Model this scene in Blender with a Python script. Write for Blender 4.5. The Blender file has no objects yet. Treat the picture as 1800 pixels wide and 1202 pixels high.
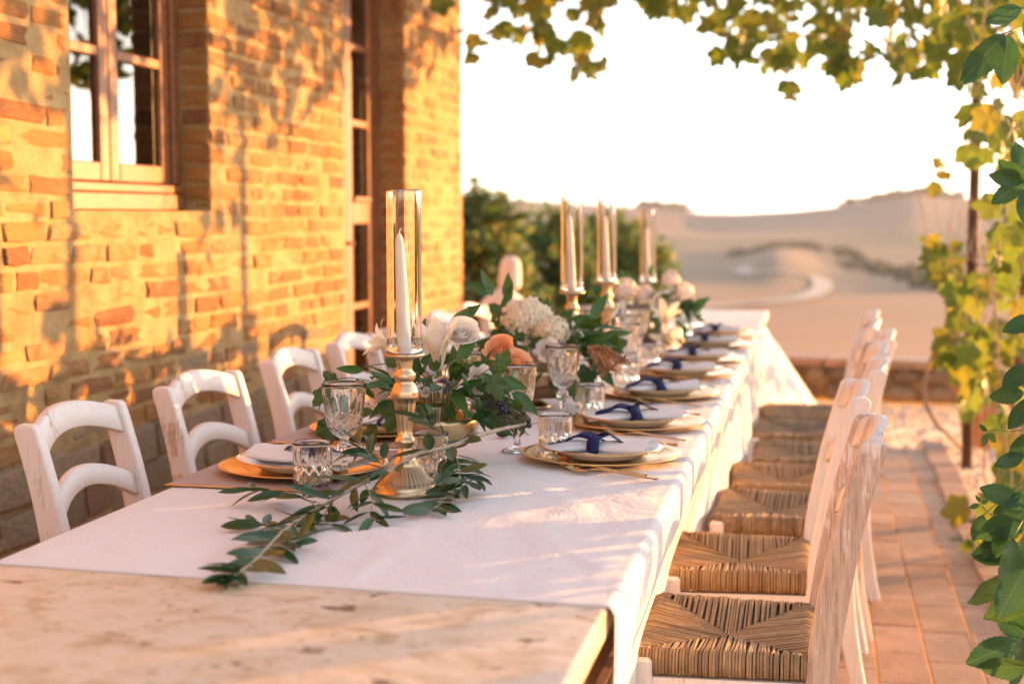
import bpy, math, random
from mathutils import Vector, Matrix, noise as mnoise

R = math.radians
sc = bpy.context.scene
C = sc.collection
rng = random.Random(7)

# ------------------------------------------------------------------ camera
F = 2500.0                      # focal length in photo pixels (50 mm on 36 mm)
CAM = Vector((0.0, 0.0, 1.27))
_d = Vector((1442 - 900, 601 - 378, -F)).normalized()      # world +Y seen by the camera
_z = Vector((0, F, 601 - 378)).normalized()                # world up seen by the camera
_x = _d.cross(_z)
ROT = Matrix((_x, _d, _z))                                 # camera -> world
cam_d = bpy.data.cameras.new('camera')
cam = bpy.data.objects.new('camera', cam_d)
C.objects.link(cam)
cam.matrix_world = Matrix.Translation(CAM) @ ROT.to_4x4()
cam_d.sensor_width = 36.0
cam_d.lens = 50.0
cam_d.clip_start = 0.05
cam_d.clip_end = 9000
cam_d.dof.use_dof = True
cam_d.dof.focus_distance = 2.68
cam_d.dof.aperture_fstop = 2.8
sc.camera = cam

# ------------------------------------------------------------------ light
SUN_AZ, SUN_EL = R(40), R(4.5)          # azimuth from +X towards +Y
sun_vec = Vector((math.cos(SUN_AZ) * math.cos(SUN_EL), math.sin(SUN_AZ) * math.cos(SUN_EL), math.sin(SUN_EL)))
w = bpy.data.worlds.new('World')
sc.world = w
w.use_nodes = True
wn, wl = w.node_tree.nodes, w.node_tree.links
wn.clear()
sky = wn.new('ShaderNodeTexSky')
sky.sky_type = 'NISHITA'
sky.sun_disc = False
sky.sun_elevation = R(8)
sky.sun_rotation = math.pi / 2 - SUN_AZ
sky.air_density = 1.0
sky.dust_density = 0.5
sky.ozone_density = 1.0
hs = wn.new('ShaderNodeHueSaturation')
hs.inputs['Saturation'].default_value = 0.45
bg = wn.new('ShaderNodeBackground')
bg.inputs['Strength'].default_value = 0.15
wo = wn.new('ShaderNodeOutputWorld')
wl.new(sky.outputs[0], hs.inputs['Color'])
wb = wn.new('ShaderNodeMix'); wb.data_type = 'RGBA'; wb.blend_type = 'MULTIPLY'; wb.inputs[0].default_value = 1.0
wb.inputs[7].default_value = (1.02, 0.97, 0.99, 1)              # the photograph's warm white balance
wl.new(hs.outputs[0], wb.inputs[6])
wl.new(wb.outputs[2], bg.inputs['Color'])
wl.new(bg.outputs[0], wo.inputs['Surface'])
sun_d = bpy.data.lights.new('sun', 'SUN')
sun_d.energy = 4.0
sun_d.angle = R(0.53)
sun_d.color = (1.0, 0.44, 0.11)
sun = bpy.data.objects.new('sun', sun_d)
C.objects.link(sun)
sun.rotation_euler = sun_vec.to_track_quat('Z', 'Y').to_euler()
sun.location = (8, 8, 6)
sc.view_settings.view_transform = 'Standard'
sc.view_settings.look = 'None'
sc.view_settings.exposure = 2.22
sc.view_settings.gamma = 1.0
sc.cycles.max_bounces = 14
sc.cycles.transmission_bounces = 14
sc.cycles.transparent_max_bounces = 12

# ------------------------------------------------------------------ pixel helpers
def ray(px, py):
    return ROT @ Vector((px - 900, 601 - py, -F))
def onx(px, py, x):
    r = ray(px, py); return CAM + r * ((x - CAM.x) / r.x)
def ony(px, py, y):
    r = ray(px, py); return CAM + r * ((y - CAM.y) / r.y)
def onz(px, py, z):
    r = ray(px, py); return CAM + r * ((z - CAM.z) / r.z)
def proj(p):
    c = ROT.transposed() @ (Vector(p) - CAM)
    if c.z > -0.05: return (-9999, -9999, 1)
    return (900 + F * c.x / -c.z, 601 - F * c.y / -c.z, -c.z)
def inframe(p, m=0):
    a, b, _ = proj(p); return -m < a < 1800 + m and -m < b < 1202 + m

# ------------------------------------------------------------------ mesh helpers
class MB:
    def __init__(s): s.v = []; s.f = []
    def add(s, v, f, M=None):
        k = len(s.v)
        s.v += [tuple(M @ Vector(p)) for p in v] if M else [tuple(p) for p in v]
        s.f += [tuple(i + k for i in q) for q in f]
        return s
    def box(s, a, b, M=None):
        (x0, y0, z0), (x1, y1, z1) = a, b
        v = [(x0,y0,z0),(x1,y0,z0),(x1,y1,z0),(x0,y1,z0),(x0,y0,z1),(x1,y0,z1),(x1,y1,z1),(x0,y1,z1)]
        return s.add(v, [(0,3,2,1),(4,5,6,7),(0,1,5,4),(1,2,6,5),(2,3,7,6),(3,0,4,7)], M)
    def bbox(s, a, b, c=0.003, M=None):
        """box with chamfered edges"""
        a = Vector(a); b = Vector(b); m = (a + b) / 2; h = (b - a) / 2
        c = min(c, h.x * .9, h.y * .9, h.z * .9)
        v = []; idx = {}
        for sx in (-1, 1):
            for sy in (-1, 1):
                for sz in (-1, 1):
                    for ax in range(3):
                        p = [sx * (h.x - c), sy * (h.y - c), sz * (h.z - c)]
                        p[ax] = (sx, sy, sz)[ax] * h[ax]
                        idx[(sx, sy, sz, ax)] = len(v); v.append(m + Vector(p))
        f = []
        def q(*k): f.append(tuple(idx[i] for i in k))
        for s1 in (-1, 1):
            q((s1,-1,-1,0),(s1,1,-1,0),(s1,1,1,0),(s1,-1,1,0))
            q((-1,s1,-1,1),(-1,s1,1,1),(1,s1,1,1),(1,s1,-1,1))
            q((-1,-1,s1,2),(1,-1,s1,2),(1,1,s1,2),(-1,1,s1,2))
            for s2 in (-1, 1):
                q((s1,s2,-1,0),(s1,s2,1,0),(s1,s2,1,1),(s1,s2,-1,1))
                q((s1,-1,s2,0),(s1,1,s2,0),(s1,1,s2,2),(s1,-1,s2,2))
                q((-1,s1,s2,1),(1,s1,s2,1),(1,s1,s2,2),(-1,s1,s2,2))
                for s3 in (-1, 1):
                    q((s1,s2,s3,0),(s1,s2,s3,1),(s1,s2,s3,2))
        return s.add(v, f, M)
    def tube(s, pts, rad, n=6, cap=True, M=None):
        pts = [Vector(p) for p in pts]
        if not hasattr(rad, '__len__'): rad = [rad] * len(pts)
        v = []; f = []; up = None
        for i, p in enumerate(pts):
            t = (pts[min(i + 1, len(pts) - 1)] - pts[max(i - 1, 0)])
            t = t.normalized() if t.length > 1e-9 else Vector((0, 0, 1))
            if up is None:
                up = Vector((0, 0, 1)) if abs(t.z) < .9 else Vector((1, 0, 0))
            a = up - t * up.dot(t)
            a = a.normalized() if a.length > 1e-6 else t.orthogonal().normalized()
            b = t.cross(a); up = a
            for k in range(n):
                th = 2 * math.pi * k / n
                v.append(p + (a * math.cos(th) + b * math.sin(th)) * rad[i])
        for i in range(len(pts) - 1):
            for k in range(n):
                k2 = (k + 1) % n
                f.append((i*n+k, i*n+k2, (i+1)*n+k2, (i+1)*n+k))
        if cap:
            f.append(tuple(range(n))[::-1]); f.append(tuple((len(pts)-1)*n + k for k in range(n)))
        return s.add(v, f, M)
    def lathe(s, prof, n=32, fr=None, M=None, close=False):
        """prof: (r, z); fr(theta, i, r, z) -> r"""
        v = []; f = []
        for i, (r, z) in enumerate(prof):
            for k in range(n):
                th = 2 * math.pi * k / n
                rr = fr(th, i, r, z) if fr else r
                v.append((rr * math.cos(th), rr * math.sin(th), z))
        m = len(prof)
        for i in range(m if close else m - 1):
            i2 = (i + 1) % m
            for k in range(n):
                k2 = (k + 1) % n
                f.append((i*n+k, i*n+k2, i2*n+k2, i2*n+k))
        if not close:
            if prof[0][0] > 1e-6: f.append(tuple(range(n))[::-1])
            if prof[-1][0] > 1e-6: f.append(tuple((m-1)*n + k for k in range(n)))
        return s.add(v, f, M)
    def grid(s, fn, nu, nv, M=None):
        v = [fn(i / nu, j / nv) for j in range(nv + 1) for i in range(nu + 1)]
        f = [(j*(nu+1)+i, j*(nu+1)+i+1, (j+1)*(nu+1)+i+1, (j+1)*(nu+1)+i) for j in range(nv) for i in range(nu)]
        return s.add(v, f, M)
    def mesh(s, name, mat, smooth=True):
        me = bpy.data.meshes.new(name)
        me.from_pydata(s.v, [], s.f)
        if mat: me.materials.append(mat)
        me.polygons.foreach_set('use_smooth', [smooth] * len(me.polygons))
        me.update()
        return me

def xf(loc=(0, 0, 0), rot=(0, 0, 0), s=1.0):
    from mathutils import Euler
    sv = s if hasattr(s, '__len__') else (s, s, s)
    return Matrix.Translation(loc) @ Euler(rot).to_matrix().to_4x4() @ Matrix.Diagonal((*sv, 1))

def link(name, data, parent=None, M=None):
    o = bpy.data.objects.new(name, data)
    C.objects.link(o)
    if parent: o.parent = parent
    if M is not None: o.matrix_basis = M
    return o

def thing(name, label, cat, loc=(0, 0, 0), rz=0, group=None, tilt=None):
    o = link(name, None)
    o.empty_display_size = 0.05
    o.location = loc; o.rotation_euler = (0, 0, rz)
    if tilt: o.rotation_euler = tilt
    return tag(o, label, cat, group)
def tag(o, label, cat, group=None):
    o['label'] = label; o['category'] = cat
    if group: o['group'] = group
    return o
def struct(name, me):
    o = link(name, me); o['kind'] = 'structure'; return o
def stuff(o):
    o['kind'] = 'stuff'; return o
def part(name, me, parent, M=None): return link(name, me, parent, M)
def wpart(name, me, root, M=None):
    """a part whose mesh is in world coordinates, under a root with location only"""
    L = Matrix.Translation(-Vector(root.location))
    return link(name, me, root, L @ M if M is not None else L)
def bevel(o, wdt=0.004, seg=2, ang=40):
    m = o.modifiers.new('bevel', 'BEVEL'); m.width = wdt; m.segments = seg
    m.limit_method = 'ANGLE'; m.angle_limit = R(ang)
    return o

def smoothstep(a, b, x):
    t = max(0.0, min(1.0, (x - a) / (b - a))); return t * t * (3 - 2 * t)
def lerp_tab(tab, x):
    if x <= tab[0][0]: return tab[0][1]
    for (a, b), (c, d) in zip(tab, tab[1:]):
        if x <= c: return b + (d - b) * (x - a) / (c - a)
    return tab[-1][1]
def nz(x, y=0, z=0): return mnoise.noise(Vector((x, y, z)))
def catmull(P, n=6):
    P = [Vector(p) for p in P]; out = []
    for i in range(len(P) - 1):
        p0 = P[max(i-1, 0)]; p1 = P[i]; p2 = P[i+1]; p3 = P[min(i+2, len(P)-1)]
        for k in range(n):
            t = k / n
            out.append(0.5 * ((2*p1) + (p2-p0)*t + (2*p0-5*p1+4*p2-p3)*t*t + (3*p1-p0-3*p2+p3)*t**3))
    out.append(P[-1]); return out

# ------------------------------------------------------------------ materials
class NT:
    def __init__(s, name):
        s.m = bpy.data.materials.new(name); s.m.use_nodes = True
        s.t = s.m.node_tree; s.t.nodes.clear()
        s.out = s.n('ShaderNodeOutputMaterial')
    def n(s, kind, ins=None, **kw):
        x = s.t.nodes.new(kind)
        for k, v in kw.items(): setattr(x, k, v)
        for k, v in (ins or {}).items():
            if hasattr(v, 'is_output') or isinstance(v, bpy.types.NodeSocket): s.t.links.new(v, x.inputs[k])
            else: x.inputs[k].default_value = v
        return x
    def surf(s, sh): s.t.links.new(sh, s.out.inputs['Surface']); return s.m
    def coord(s, which='Object', scale=(1, 1, 1), off=None):
        tc = s.n('ShaderNodeTexCoord')
        mp = s.n('ShaderNodeMapping', {'Vector': tc.outputs[which], 'Scale': scale})
        if off is not None: s.t.links.new(off, mp.inputs['Location'])
        return mp.outputs[0]
    def noise(s, vec, scale=5, detail=4, rough=.55, dist=0):
        return s.n('ShaderNodeTexNoise', {'Vector': vec, 'Scale': scale, 'Detail': detail, 'Roughness': rough, 'Distortion': dist}).outputs['Fac']
    def ramp(s, fac, stops, interp='LINEAR'):
        r = s.n('ShaderNodeValToRGB', {'Fac': fac}); cr = r.color_ramp; cr.interpolation = interp
        while len(cr.elements) > 1: cr.elements.remove(cr.elements[-1])
        for i, (p, c) in enumerate(stops):
            e = cr.elements[0] if i == 0 else cr.elements.new(p)
            e.position = p; e.color = (*c, 1) if len(c) == 3 else c
        return r.outputs['Color']
    def mix(s, fac, a, b, mode='MIX'):
        x = s.n('ShaderNodeMix', data_type='RGBA', blend_type=mode)
        for sock, v in ((x.inputs[0], fac), (x.inputs[6], a), (x.inputs[7], b)):
            if isinstance(v, bpy.types.NodeSocket): s.t.links.new(v, sock)
            else: sock.default_value = v if not hasattr(v, '__len__') else (*v, 1)[:4]
        return x.outputs[2]
    def math(s, op, a, b=0.5):
        x = s.n('ShaderNodeMath', operation=op)
        for i, v in enumerate((a, b)):
            if isinstance(v, bpy.types.NodeSocket): s.t.links.new(v, x.inputs[i])
            else: x.inputs[i].default_value = v
        return x.outputs[0]
    def rnd(s):
        a = s.n('ShaderNodeObjectInfo').outputs['Random']
        b = s.n('ShaderNodeNewGeometry').outputs['Random Per Island']
        return s.math('FRACT', s.math('ADD', s.math('MULTIPLY', a, 3.7), b))
    def bump(s, h, strength=.3, dist=.01):
        return s.n('ShaderNodeBump', {'Height': h, 'Strength': strength, 'Distance': dist}).outputs[0]
    def pbr(s, col, rough=.6, metal=0.0, normal=None, **ins):
        d = {'Base Color': col if isinstance(col, bpy.types.NodeSocket) else (*col, 1), 'Roughness': rough, 'Metallic': metal}
        if normal is not None: d['Normal'] = normal
        d.update(ins)
        return s.n('ShaderNodeBsdfPrincipled', d).outputs[0]

def m_brick():
    t = NT('brick'); r = t.rnd()
    v = t.coord('Object'); comb = t.n('ShaderNodeCombineXYZ', {0: t.math('MULTIPLY', r, 37.0), 1: t.math('MULTIPLY', r, 91.0)}).outputs[0]
    vv = t.n('ShaderNodeVectorMath', {0: v, 1: comb}, operation='ADD').outputs[0]
    base = t.ramp(r, [(0, (.34,.135,.028)), (.16, (.42,.19,.036)), (.3, (.26,.09,.024)), (.42, (.44,.22,.05)), (.55, (.37,.15,.03)), (.68, (.20,.075,.026)), (.78, (.43,.25,.07)), (.9, (.31,.115,.027)), (1, (.39,.17,.034))])
    n1 = t.noise(vv, 7, 5, .65)
    c = t.mix(t.math('MULTIPLY', t.ramp(n1, [(.45, (0,0,0)), (.72, (1,1,1))]), .7), base, (.42,.22,.075))
    c = t.mix(t.ramp(t.noise(vv, 16, 3, .6), [(.3, (1,1,1)), (.48, (0,0,0))]), c, (.17,.07,.024))
    pos = t.n('ShaderNodeNewGeometry').outputs['Position']
    smear = t.math('MULTIPLY', t.ramp(t.noise(pos, 2.6, 5, .62, .6), [(.50, (0,0,0)), (.62, (1,1,1))]), t.ramp(t.noise(pos, 19, 4, .7), [(.36, (0,0,0)), (.54, (1,1,1))]))
    c = t.mix(t.math('MULTIPLY', smear, .75), c, (.46,.29,.12))
    c = t.mix(t.math('MULTIPLY', t.ramp(t.noise(pos, 1.7, 4, .6), [(.28, (1,1,1)), (.46, (0,0,0))]), .5), c, (.12,.045,.02))
    b = t.bump(t.noise(vv, 40, 6, .75), .7, .007)
    b2 = t.n('ShaderNodeBump', {'Height': t.noise(vv, 11, 3), 'Strength': .5, 'Distance': .012, 'Normal': b}).outputs[0]
    return t.surf(t.pbr(c, .9, normal=b2))
def m_mortar():
    t = NT('mortar'); v = t.coord('Object')
    c = t.ramp(t.noise(v, 9, 6, .65), [(.3, (.32,.19,.07)), (.5, (.47,.31,.13)), (.7, (.57,.40,.19))])
    b = t.bump(t.noise(v, 48, 6, .8), 1.0, .014)
    return t.surf(t.pbr(c, .95, normal=b))
def m_stone():
    t = NT('rubble_stone'); r = t.rnd(); v = t.coord('Object')
    c = t.ramp(r, [(0, (.24,.15,.08)), (.35, (.36,.24,.13)), (.7, (.45,.31,.17)), (1, (.32,.14,.055))])
    c = t.mix(t.ramp(t.noise(v, 14, 6, .7), [(.4, (0,0,0)), (.7, (1,1,1))]), c, (.16,.12,.09))
    return t.surf(t.pbr(c, .92, normal=t.bump(t.noise(v, 30, 6, .7), .7, .015)))
def m_whitewood(name='worn_white_wood', thr=.40, paint=(.70,.635,.59)):
    """worn white paint over pale wood"""
    t = NT(name); v = t.coord('Object', (10, 10, .9)); v2 = t.coord('Object')
    r = t.n('ShaderNodeObjectInfo').outputs['Random']
    wave = t.noise(v, 9, 6, .7, 1.0)
    grain = t.ramp(t.noise(t.coord('Object', (34, 34, 1.6)), 6, 4, .6, .6), [(.36, (1,1,1)), (.46, (0,0,0))])
    wood = t.ramp(wave, [(.3, (.34,.23,.17)), (.5, (.47,.34,.26)), (.7, (.56,.43,.34))])
    wood = t.mix(t.math('MULTIPLY', grain, .55), wood, (.22,.13,.09))
    worn = t.math('ADD', t.math('MULTIPLY', t.noise(v2, 7, 4, .55), .6), t.math('MULTIPLY', t.noise(v, 16, 5, .7), .4))
    worn = t.math('ADD', worn, t.math('MULTIPLY', r, .08))
    fac = t.ramp(worn, [(thr, (0,0,0)), (thr + .05, (1,1,1))])
    c = t.mix(fac, wood, paint)
    c = t.mix(t.math('MULTIPLY', grain, .18), c, (.34,.25,.20))
    return t.surf(t.pbr(c, .55, normal=t.bump(wave, .2, .003)))
def m_rush():
    t = NT('rush'); r = t.rnd(); v = t.coord('Object', (1, 1, 1))
    c = t.ramp(r, [(0, (.24,.15,.07)), (.3, (.36,.235,.115)), (.6, (.45,.31,.16)), (.85, (.30,.18,.085)), (1, (.17,.10,.045))])
    c = t.mix(t.noise(v, 55, 3, .6), c, (.13,.08,.04))
    ob_r = t.n('ShaderNodeObjectInfo').outputs['Random']
    c = t.mix(t.ramp(ob_r, [(.35, (0,0,0)), (.9, (.55,.55,.55))]), c, (.42,.21,.065))
    return t.surf(t.pbr(c, .62, normal=t.bump(t.noise(v, 260, 2), .3, .001)))
def m_cloth(name='white_linen', col=(.80,.77,.77), bumpd=.0035):
    t = NT(name); v = t.coord('Object')
    weave = t.noise(v, 900, 1)
    fold = t.noise(t.coord('Object', (3.0, 1.6, 3.0)), 3.2, 5, .62, .6)
    b = t.bump(fold, .42, bumpd * 4)
    b = t.n('ShaderNodeBump', {'Height': weave, 'Strength': .12, 'Distance': .0006, 'Normal': b}).outputs[0]
    d = t.pbr(t.mix(t.noise(v, 3, 2), col, tuple(x * .95 for x in col)), .85, normal=b, **{'Sheen Weight': .15})
    tr = t.n('ShaderNodeBsdfTranslucent', {'Color': (*col, 1)}).outputs[0]
    return t.surf(t.n('ShaderNodeMixShader', {0: .18, 1: d, 2: tr}).outputs[0])
def m_travertine():
    t = NT('travertine'); v = t.coord('Object', (1, 1.3, 1))
    n = t.noise(v, 11, 6, .62, .5)
    c = t.ramp(n, [(.32, (.46,.35,.23)), (.44, (.57,.46,.33)), (.56, (.63,.54,.43)), (.70, (.52,.41,.28))])
    blot = t.ramp(t.noise(v, 15, 5, .6, .8), [(.56, (0,0,0)), (.66, (1,1,1))])
    c = t.mix(t.math('MULTIPLY', blot, .6), c, (.36,.24,.11))
    vo = t.n('ShaderNodeTexVoronoi', {'Vector': t.n('ShaderNodeVectorMath', {0: v, 1: t.n('ShaderNodeVectorMath', {0: t.n('ShaderNodeTexNoise', {'Vector': v, 'Scale': 30.0}).outputs['Color'], 1: (.06, .06, .06)}, operation='MULTIPLY').outputs[0]}, operation='ADD').outputs[0], 'Scale': 12.0, 'Randomness': 1.0}).outputs['Distance']
    pit = t.math('MULTIPLY', t.ramp(vo, [(.16, (1,1,1)), (.27, (0,0,0))]), t.ramp(t.noise(v, 9, 3, .6), [(.49, (0,0,0)), (.54, (1,1,1))]))
    c = t.mix(t.math('MULTIPLY', pit, .9), c, (.14,.075,.035))
    spk = t.ramp(t.noise(v, 34, 4, .75), [(.34, (1,1,1)), (.39, (0,0,0))])
    c = t.mix(t.math('MULTIPLY', spk, .7), c, (.20,.12,.06))
    h = t.math('SUBTRACT', n, t.math('MULTIPLY', pit, .6))
    return t.surf(t.pbr(c, .45, normal=t.bump(h, .4, .005)))
def m_plain(name, col, rough=.5, metal=0., var=.12, nscale=8, bump=0, bscale=40, **ins):
    t = NT(name); v = t.coord('Object')
    c = t.mix(t.noise(v, nscale, 4), tuple(x * (1 - var) for x in col), tuple(min(1, x * (1 + var)) for x in col))
    n = t.bump(t.noise(v, bscale, 4), bump, .004) if bump else None
    return t.surf(t.pbr(c, rough, metal, n, **ins))
def m_gold(name='gold', col=(.80,.50,.20), rough=.22, wear=.3):
    t = NT(name); v = t.coord('Object')
    n = t.noise(v, 22, 5, .65)
    c = t.mix(t.ramp(n, [(.45, (0,0,0)), (.75, (1,1,1))]), col, tuple(x * (1 - wear) for x in col))
    r = t.math('ADD', t.math('MULTIPLY', n, .22), rough - .08)
    return t.surf(t.pbr(c, r, 1.0, t.bump(t.noise(v, 90, 3), .05, .001)))
def m_glass(name='cut_glass', col=(.98,.985,.98), rough=.0):
    t = NT(name)
    return t.surf(t.n('ShaderNodeBsdfGlass', {'Color': (*col, 1), 'Roughness': rough, 'IOR': 1.5}).outputs[0])
def m_leaf(name, cols, rough=.35, trans=.35, tcol=None, vein=0):
    t = NT(name); r = t.rnd(); v = t.coord('Object')
    stops = [(i / (len(cols) - 1), c) for i, c in enumerate(cols)]
    c = t.ramp(r, stops)
    c = t.mix(t.noise(v, 40, 3), c, t.mix(.5, c, tuple(x * .5 for x in cols[0])))
    nrm = None
    if vein:
        sx = t.n('ShaderNodeSeparateXYZ', {0: v}); ay = t.math('ABSOLUTE', sx.outputs[1])
        mid = t.math('LESS_THAN', ay, .011)
        side = t.math('GREATER_THAN', t.math('ABSOLUTE', t.math('SUBTRACT', t.math('FRACT', t.math('MULTIPLY', t.math('SUBTRACT', sx.outputs[0], t.math('MULTIPLY', ay, .75)), 8.0)), .5)), .46)
        ve = t.math('MINIMUM', t.math('ADD', mid, t.math('MULTIPLY', side, .6)), 1.0)
        c = t.mix(t.math('MULTIPLY', ve, vein), c, (.16,.24,.08))
        nrm = t.bump(t.math('SUBTRACT', 1.0, ve), .12, .02)
    tc = t.mix(.55, c, tcol, 'ADD') if tcol else c
    d = t.pbr(c, rough, normal=nrm, **{'Specular IOR Level': .45})
    tr = t.n('ShaderNodeBsdfTranslucent', {'Color': tc}).outputs[0]
    return t.surf(t.n('ShaderNodeMixShader', {0: trans, 1: d, 2: tr}).outputs[0])
def m_petal(name, cols, trans=.35):
    t = NT(name); r = t.rnd()
    c = t.ramp(r, [(i / (len(cols) - 1), k) for i, k in enumerate(cols)])
    d = t.pbr(c, .55, **{'Sheen Weight': .2})
    tr = t.n('ShaderNodeBsdfTranslucent', {'Color': c}).outputs[0]
    return t.surf(t.n('ShaderNodeMixShader', {0: trans, 1: d, 2: tr}).outputs[0])
def m_tile():
    t = NT('terracotta_tile'); r = t.rnd(); v = t.coord('Object')
    c = t.ramp(r, [(0, (.36,.15,.075)), (.25, (.48,.27,.16)), (.5, (.33,.21,.15)), (.75, (.50,.24,.11)), (1, (.40,.27,.20))])
    c = t.mix(t.ramp(t.noise(t.coord('Object', (1, 1, 1), None), 12, 5, .65), [(.4, (0,0,0)), (.75, (1,1,1))]), c, (.44,.33,.25))
    pos = t.n('ShaderNodeNewGeometry').outputs['Position']
    c = t.mix(t.math('MULTIPLY', t.ramp(t.noise(pos, 3.5, 6, .65), [(.40, (1,1,1)), (.58, (0,0,0))]), .6), c, (.24,.15,.09))
    c = t.mix(t.math('MULTIPLY', t.ramp(t.noise(pos, 22, 4, .7), [(.34, (1,1,1)), (.44, (0,0,0))]), .5), c, (.20,.11,.06))
    return t.surf(t.pbr(c, .75, normal=t.bump(t.noise(v, 35, 5), .4, .004)))
def m_gravel():
    t = NT('gravel'); v = t.coord('Object')
    vo = t.n('ShaderNodeTexVoronoi', {'Vector': v, 'Scale': 45.0})
    c = t.ramp(vo.outputs['Color'], [(0, (.30,.26,.23)), (.5, (.46,.42,.38)), (1, (.60,.56,.52))])
    c = t.mix(t.ramp(t.noise(v, 2.2, 4), [(.35, (1,1,1)), (.6, (0,0,0))]), c, (.34,.25,.18))
    return t.surf(t.pbr(c, .9, normal=t.bump(vo.outputs['Distance'], .9, .02)))
def m_field():
    t = NT('ploughed_field'); v = t.coord('Object')
    vo = t.n('ShaderNodeTexVoronoi', {'Vector': t.coord('Object', (.0055, .0035, 0)), 'Scale': 1.0})
    vo2 = t.mix(.5, t.n('ShaderNodeSeparateColor', {0: vo.outputs['Color']}).outputs[0], t.noise(t.coord('Object', (.004, .012, 0)), 1.0, 4, .5))
    c = t.ramp(vo2, [(.15, (.30,.15,.08)), (.35, (.38,.205,.115)), (.5, (.24,.16,.10)), (.60, (.16,.145,.09)), (.8, (.37,.22,.135))])
    c = t.mix(t.math('MULTIPLY', t.noise(t.coord('Object', (.02, .09, 0)), 1.0, 5, .6), .5), c, (.30,.16,.085))
    dist = t.math('DIVIDE', t.n('ShaderNodeVectorMath', {0: t.n('ShaderNodeNewGeometry').outputs['Position']}, operation='LENGTH').outputs['Value'], 1500.0)
    dist = t.math('ADD', dist, t.math('MULTIPLY', t.math('SUBTRACT', t.noise(t.coord('Object', (.004, .004, 0)), 1.0, 4, .6), .5), .35))
    cov = t.ramp(dist, [(.08, (.42,.20,.10)), (.22, (.34,.20,.12)), (.30, (.22,.17,.11)), (.40, (.30,.23,.15)), (.52, (.14,.14,.075)), (.62, (.30,.22,.15)), (.76, (.17,.13,.095)), (.92, (.07,.062,.045))])
    c = t.mix(.78, c, cov)
    c = t.mix(1.0, c, (.56, .54, .48), 'MULTIPLY')
    return t.surf(t.pbr(c, .95))
def m_wood(name, c0, c1, rough=.5, scale=(14, 14, 1.5)):
    t = NT(name); v = t.coord('Object', scale)
    n = t.noise(v, 4, 6, .65, .8)
    return t.surf(t.pbr(t.ramp(n, [(.3, c0), (.7, c1)]), rough, normal=t.bump(n, .2, .003)))
def m_pane():
    t = NT('window_pane')
    g = t.n('ShaderNodeBsdfGlossy', {'Color': (.95, .95, .95, 1), 'Roughness': .015}).outputs[0]
    gl = t.n('ShaderNodeBsdfTransparent', {'Color': (.5, .48, .45, 1)}).outputs[0]
    lw = t.n('ShaderNodeLayerWeight', {'Blend': .55}).outputs['Fresnel']
    return t.surf(t.n('ShaderNodeMixShader', {0: lw, 1: gl, 2: g}).outputs[0])

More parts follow.
